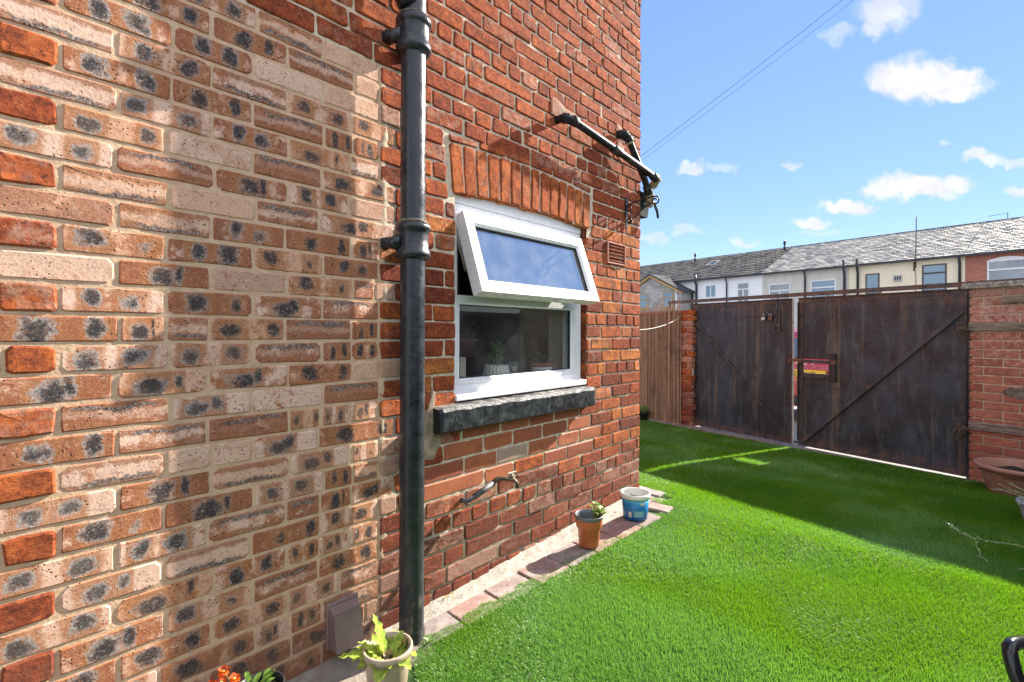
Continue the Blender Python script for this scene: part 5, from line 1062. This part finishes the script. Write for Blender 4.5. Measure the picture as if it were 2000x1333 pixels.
def roofing(parent, x0, x1, mat, pw, courses, name, amp, rng):
    """overlapping courses from eaves to ridge, every slate its own thin slab, joined"""
    mb = MB(); cols = []; sl = Vector((0, RD+.25, RZ-EZ+.12)); sl_n = sl.normalized(); nrm = Vector((0, -sl_n.z, sl_n.y)); o0 = Vector((0, -.25, EZ-.08))
    for c in range(courses):
        a = o0+sl*(c/courses); b = o0+sl*((c+1.15)/courses); x = x0-(pw/2 if c % 2 else 0)
        while x < x1:
            xa, xb = max(x0, x), min(x1, x+pw-.012); x += pw
            if xb-xa < .04: continue
            j = [rng.uniform(0, amp) for _ in range(2)]; tk = .034 if amp > .004 else .085; dz = nrm*(tk+j[0]); dz2 = nrm*(tk+j[1]); l = nrm*.004; sh = sl_n*rng.uniform(-.015, .015)*(1 if amp > .004 else .2)
            V = [(xa, 0, 0), (xb, 0, 0)]; q0, q1 = a+sh, b
            xb -= .012
            vs = [Vector((xa, q0.y, q0.z))+dz, Vector((xb, q0.y, q0.z))+dz2, Vector((xb, q1.y, q1.z))+l, Vector((xa, q1.y, q1.z))+l, Vector((xa, q0.y, q0.z)), Vector((xb, q0.y, q0.z))]
            k0 = len(mb.v); mb.add(vs, [(0, 1, 2, 3), (4, 5, 1, 0), (4, 0, 3), (5, 2, 1)]); cols += [(rng.random(), rng.random(), rng.random(), 1)]*(len(mb.v)-k0)
    o = mb.build(name, mat, parent, fixn=False); o['kind'] = 'stuff'; ca = o.data.color_attributes.new('rnd', 'FLOAT_COLOR', 'POINT'); ca.data.foreach_set('color', np.array(cols, np.float32).ravel())
    mb = MB(); mb.add([(x0, -.2, EZ-.10), (x1, -.2, EZ-.10), (x1, RD, RZ-.03), (x0, RD, RZ-.03), (x1, 2*RD, EZ-.1), (x0, 2*RD, EZ-.1)], [(0, 1, 2, 3), (3, 2, 4, 5)]); mb.build('roof_deck', M_DP, parent)
    x = x0
    while x < x1-.05:
        mb = MB(); mb.tube([(x+.01, RD+.02, RZ+.02), (min(x1, x+.46), RD+.02, RZ+.02+rng.uniform(-.012, .012))], .085, 10); mb.build('ridge_tile', M_RIDGE, parent); x += .46
M_RIDGE = simple('ridge_grey', (.07, .08, .10), .8)
M_WFR = simple('white_window_frame', (.78, .79, .80), .4, var=.03); M_BFR = simple('brown_window_frame', (.05, .035, .03), .5); M_OFR = simple('amber_wood_frame', (.50, .28, .08), .5)
M_PANE = simple('sky_pane', (.16, .25, .34), .08, var=.04, scale=.6, spec=1.); M_PANE2 = simple('curtained_pane', (.30, .33, .36), .2, var=.1, scale=1.5)
def house_window(parent, x0, x1, z0, z1, fr, style, pane=None, y=0.):
    pane = pane or M_PANE; w_ = .055
    mb = MB(); mb.box(x0, x1, y-.03, y+.05, z0, z0+w_); mb.box(x0, x1, y-.03, y+.05, z1-w_, z1); mb.box(x0, x0+w_, y-.03, y+.05, z0+w_, z1-w_); mb.box(x1-w_, x1, y-.03, y+.05, z0+w_, z1-w_)
    if 'm' in style: xm = (x0+x1)/2; mb.box(xm-w_*.6, xm+w_*.6, y-.028, y+.05, z0+w_, (z1-.42 if 't' in style else z1-w_))
    if 't' in style: zt = z1-.42; mb.box(x0+w_, x1-w_, y-.04, y+.05, zt-.035, zt+.035)
    f = mb.build('window', fr, parent)
    mb = MB(); mb.box(x0+w_*.5, x1-w_*.5, y-.016, y-.006, z0+w_*.5, z1-w_*.5); mb.build('pane', pane, f)
    mb = MB(); mb.box(x0-.06, x1+.06, y-.09, y-.03, z0-.09, z0-.01); mb.build('sill', parent['wm'] if False else bpy.data.materials[parent['wallmat']], f)
    return f
def terrace(name, x0, x1, wm, label, roofm, pw, courses, amp, seed):
    h = empty(name, TO, TPHI, label=label, cat='house'); h['wallmat'] = wm.name; rng = random.Random(seed)
    mb = MB(); mb.box(x0, x1, 0.0, 2*RD, -.3, EZ-.12); mb.build('wall', wm, h)
    nm = 'roof_tiles' if roofm == M_TILE else 'roof_slates'; roofing(h, x0, x1, roofm, pw, courses, nm, amp, rng)
    mb = MB(); mb.box(x0, x1, -.30, -.20, EZ-.17, EZ-.07); mb.build('gutter', M_DP, h); return h
def dpipe(h, x, top=EZ-.1, r=.05, extra=0): mb = MB(); mb.tube([(x, -.22, top+extra), (x, -.22, top-.15), (x, -.10, top-.4), (x, -.10, -.2)], r, 8); mb.build('downpipe', M_DP, h)
hw = terrace('terraced_house', -4.98, -.335, M_WHITE, 'white-clad terraced house with dark tiled roof behind the left gate', M_TILE, .33, 13, .003, 1)
house_window(hw, -4.15, -3.38, 3.50, 4.36, M_WFR, 'm'); house_window(hw, -1.93, -1.15, 3.05, 4.34, M_WFR, 'mt', M_PANE2); dpipe(hw, -2.60, r=.045); dpipe(hw, -4.78, r=.07, extra=.35)
for i in range(5): mb = MB(); zc = 1.2+i*.72; mb.box(-4.975, -.34, -.006, .0, zc, zc+.012); mb.build('cladding_joint', M_GREY, hw)
hg = terrace('terraced_house', -.325, 4.28, M_GREY, 'grey rendered terraced house with old slate roof behind the gates', M_SLATE, .36, 20, .022, 2)
house_window(hg, .06, 1.30, 3.0, 4.10, M_WFR, 'mt', M_PANE2); house_window(hg, 2.38, 3.66, 3.0, 4.13, M_WFR, 't'); dpipe(hg, 2.12, r=.05); dpipe(hg, 4.10, r=.06, extra=.35)
hc = terrace('terraced_house', 4.29, 8.97, M_CRM, 'cream rendered terraced house with brown-framed windows and slate roof', M_SLATE, .36, 20, .022, 3)
house_window(hc, 5.05, 5.66, 3.2, 4.26, M_BFR, ''); house_window(hc, 7.40, 8.32, 3.2, 4.48, M_BFR, 't'); dpipe(hc, 4.72, r=.06, extra=.35); dpipe(hc, 8.80, r=.055)
mb = MB(); mb.box(6.28, 6.60, -.10, .0, 3.78, 4.08, bev=.02); fl_ = mb.build('flue_grille', simple('grille_grey', (.45, .46, .46), .5), hc)
mb = MB()
for i in range(3): mb.box(6.32+i*.095, 6.38+i*.095, -.112, -.10, 3.84, 4.02)
mb.build('grille_slot', M_DP, fl_)
mb = MB(); mb.tube([(6.72+.5, -.27, EZ-.5), (6.72+.5, -.30, EZ+.05), (6.72+.5, -.22, EZ+2.0)], .022, 6); mb.build('aerial_mast', M_DP, hc)
mb = MB(); mb.tube([(7.10, -.05, EZ-.2), (7.10, -.05, EZ-.62)], .04, 6); mb.tube([(7.12, -.02, EZ-.55), (7.16, -.02, EZ-.9), (7.14, -.02, 2)], .012, 5); mb.build('cable_box', M_BOLT, hc)
m, t = material('far_brick'); P = t.obj(); bt = t.new('ShaderNodeTexBrick'); t.l.new(t.comb(t.sep(P)[0], t.sep(P)[2]), bt.inputs['Vector']); bt.inputs['Scale'].default_value = 1; bt.inputs['Brick Width'].default_value = .225; bt.inputs['Row Height'].default_value = .075; bt.inputs['Mortar Size'].default_value = .006
bt.inputs['Color1'].default_value = (.46, .14, .085, 1); bt.inputs['Color2'].default_value = (.34, .10, .065, 1); bt.inputs['Mortar'].default_value = (.38, .30, .24, 1); t.put(t.p.inputs['Base Color'], t.mix(t.ramp(t.noise(P, 3., 5.), .4, .7, 0., .4), bt.outputs[0], (.40, .18, .12))); t.p.inputs['Roughness'].default_value = .95; M_FB = m
hb = terrace('terraced_house', 8.98, 15.5, M_FB, 'red brick terraced house with arched white window at the right edge', M_SLATE, .36, 20, .022, 4)
house_window(hb, 9.72, 11.0, 3.0, 4.42, M_WFR, 't', M_PANE2); mb = MB()
V = []
for i in range(11): x = 9.72+1.28*i/10; V += [(x, -.032, 4.42), (x, -.032, 4.42+.13*math.sin(math.pi*i/10)**.8+.01)]
mb.add(V, [(2*i, 2*i+2, 2*i+3, 2*i+1) for i in range(10)]); V2 = [(a_, .02, c_) for a_, b_, c_ in V]; mb.add(V2, [(2*i, 2*i+2, 2*i+3, 2*i+1) for i in range(10)]); mb.build('arched_head', M_WFR, hb)
hl = terrace('terraced_house', -14.0, -4.99, M_WHITE, 'far terraced house under dark tiles, mostly hidden behind the house corner', M_TILE, .33, 13, .003, 6)
# roof vents, roof window, aerial
def soil_vent(x, fy, label):
    z = EZ+(RZ-EZ)*fy/RD; o = empty('vent_pipe', TO+Vector((math.cos(TPHI)*x-math.sin(TPHI)*fy, math.sin(TPHI)*x+math.cos(TPHI)*fy, z)), TPHI, label=label, cat='vent pipe'); mb = MB(); mb.lathe([(.055, -.1), (.055, .25), (.085, .26), (.085, .32), (.055, .34), (.055, .52), (.09, .53), (.09, .60), (.07, .64), (.07, .72), (.02, .76)], 12); mb.build('pipe', M_DP, o); return o
soil_vent(-.62, 3.55, 'black capped vent pipe on the tiled roof beside the slate roof'); soil_vent(-7.2, 3.55, 'black vent pipe on the roof just above the block gable')
sn = (RZ-EZ)/RD; rwn = empty('roof_window', TO+Vector((math.cos(TPHI)*-5.15-math.sin(TPHI)*2.6, math.sin(TPHI)*-5.15+math.cos(TPHI)*2.6, EZ+sn*2.6+.09)), TPHI, label='small roof window set in the dark tiles above the white house', cat='roof window')
ms_ = Matrix.Rotation(math.atan(sn), 4, 'X'); mb = MB(); mb.box(-.33, .33, -.45, -.38, -.03, .07, M=ms_); mb.box(-.33, .33, .38, .45, -.03, .07, M=ms_); mb.box(-.33, -.26, -.38, .38, -.03, .07, M=ms_); mb.box(.26, .33, -.38, .38, -.03, .07, M=ms_); mb.build('window_frame', simple('pale_flashing', (.5, .5, .48), .5), rwn); mb = MB(); mb.box(-.26, .26, -.38, .38, 0, .02, M=ms_); mb.build('pane', M_CG, rwn)
ae = empty('aerial', TO+Vector((math.cos(TPHI)*9.6-math.sin(TPHI)*(RD+1.5), math.sin(TPHI)*9.6+math.cos(TPHI)*(RD+1.5), RZ-.5)), TPHI, label='thin television aerial above the slate ridge at right', cat='aerial')
mb = MB(); mb.tube([(0, 0, 0), (0, 0, 1.15)], .016, 5); mb.build('mast', M_DP, ae); mb = MB(); mb.tube([(-.75, 0, 1.1), (.1, 0, 1.15)], .010, 4)
for i in range(8): mb.tube([(-.72+i*.1, -.12, 1.1), (-.72+i*.1, .12, 1.1)], .006, 4)
mb.build('antenna_bars', M_DP, ae)

# block-built extension with its gable
ext = empty('block_extension', TO, TPHI, label='grey blockwork gabled extension with amber-framed windows beside the house corner', cat='house'); FY = -1.35
EX1 = -5.15; APX = -7.55; EX0 = APX*2-EX1; AZ = 5.22; EEZ = 4.0
M_BLK = simple('concrete_block', (.36, .36, .34), .95, var=.15, scale=3, bump=.3, bscale=12)
m, t = material('grey_block'); rnd = t.new('ShaderNodeObjectInfo').outputs['Random']; P = t.obj(); c = t.mix(rnd, (.30, .29, .27), (.46, .45, .43)); c = t.mix(t.ramp(t.noise(P, 4., 5.), .4, .7, 0., .4), c, (.25, .24, .22)); t.put(t.p.inputs['Base Color'], c); t.p.inputs['Roughness'].default_value = .95; M_BK = m
mb = MB(); V = [(EX0, FY, -.3), (EX1, FY, -.3), (EX1, FY, EEZ), (APX, FY, AZ-.10), (EX0, FY, EEZ)]; V2 = [(x, .0, z) for x, y, z in V]; mb.add(V+V2, [(0, 1, 2, 3, 4), (1, 6, 7, 2), (5, 0, 4, 9), (9, 8, 7, 6, 5)]); wlx = mb.build('wall', simple('block_mortar', (.34, .33, .31), .95), ext)
wins = [(-8.75, -7.78, 3.10, 3.95), (-6.55, -5.72, 2.95, 4.02)]; nb_ = 0
me_cache = {}
for c_ in range(16):
    z = 1.55+c_*.225; x = EX0+(.225 if c_ % 2 else 0)-.225
    while x < EX1:
        xa, xb = max(x, EX0), min(x+.44, EX1); x += .45
        zt = z+.215
        lim = APX+(EX1-APX)*(AZ-.12-zt)/(AZ-.10-EEZ) if zt > EEZ else EX1
        xb = min(xb, lim); xa = max(xa, 2*APX-lim)
        if xb-xa < .08 or xb < -10.2: continue
        if any(not (xb < w0 or xa > w1 or zt < z0 or z > z1) for (w0, w1, z0, z1) in wins):
            segs = []
            for (w0, w1, z0, z1) in wins:
                if not (xb < w0 or xa > w1 or zt < z0 or z > z1):
                    if w0-xa > .06: segs.append((xa, w0-.005))
                    if xb-w1 > .06: segs.append((w1+.005, xb))
        else: segs = [(xa, xb)]
        for (a_, b_) in segs:
            key = round(b_-a_, 2)
            if key not in me_cache: mb = MB(); mb.box(-key/2, key/2, -.012, .01, -.1075, .1075, bev=.004); o = mb.build('block', M_BK, wlx); me_cache[key] = o.data
            else: o = bpy.data.objects.new('block', me_cache[key]); link(o, wlx)
            o.location = ((a_+b_)/2, FY, z+.1075); nb_ += 1
ext['wallmat'] = M_OFR.name
house_window(ext, -8.72, -7.82, 2.9, 3.93, M_OFR, 't', y=FY); house_window(ext, -6.52, -5.75, 2.9, 4.0, M_OFR, 't', y=FY)
# roof slopes, bargeboards
for s_ in (1, -1):
    mb = MB(); ex = APX+s_*(EX1-APX+.22); ez = EEZ-.10; V = []
    for (x, z) in ((APX, AZ+.02), (ex, ez)):
        for y in (FY-.22, .6): V += [(x, y, z), (x, y, z+.10)]
    mb.add(V, [(0, 4, 5, 1), (2, 3, 7, 6), (1, 5, 7, 3), (0, 2, 6, 4), (4, 6, 7, 5)]); mb.build('roof_slope', simple('dark_roof_edge', (.07, .075, .08), 1., spec=.05) if s_ == 1 else bpy.data.materials['dark_roof_edge'], ext)
    mb = MB(); V = [(APX, FY-.19, AZ-.14), (APX, FY-.19, AZ+.01), (ex, FY-.19, ez-.01), (ex-s_*.05, FY-.19, ez-.14)]; V += [(x, y+.03, z) for x, y, z in V]; mb.add(V, [(0, 1, 2, 3), (4, 5, 6, 7), (0, 3, 7, 4), (1, 2, 6, 5)]); mb.build('bargeboard', M_OFR, ext)
mb = MB(); mb.tube([(EX1-.28, FY-.08, 4.0), (EX1-.28, FY-.08, -.2)], .06, 8); mb.build('white_downpipe', M_WFR, ext)
mb = MB(); mb.tube([(EX1+.06, -.1, 4.05), (EX1+.06, -.1, -.2)], .07, 8); mb.build('downpipe', simple('brown_pipe', (.09, .05, .045), .5), ext)

# ------------------------------------------------------------------ overhead cables
for (a, b, lb_) in (((1225, 324, 13), (1760, -96, 10), 'upper thin overhead cable crossing the sky behind the house corner'), ((1225, 333, 13), (1740, -60, 11), 'lower thin overhead cable crossing the sky behind the house corner')):
    A_, B_ = unp(*a), unp(*b); o = empty('overhead_cable', A_, label=lb_, cat='cable'); mb = MB(); mb.tube([(A_.lerp(B_, i/16)-A_)-Vector((0, 0, .10*4*(i/16)*(1-i/16)*.4)) for i in range(17)], (.0050 if 'upper' in lb_ else .0036), 5); mb.build('cable', M_DP, o)
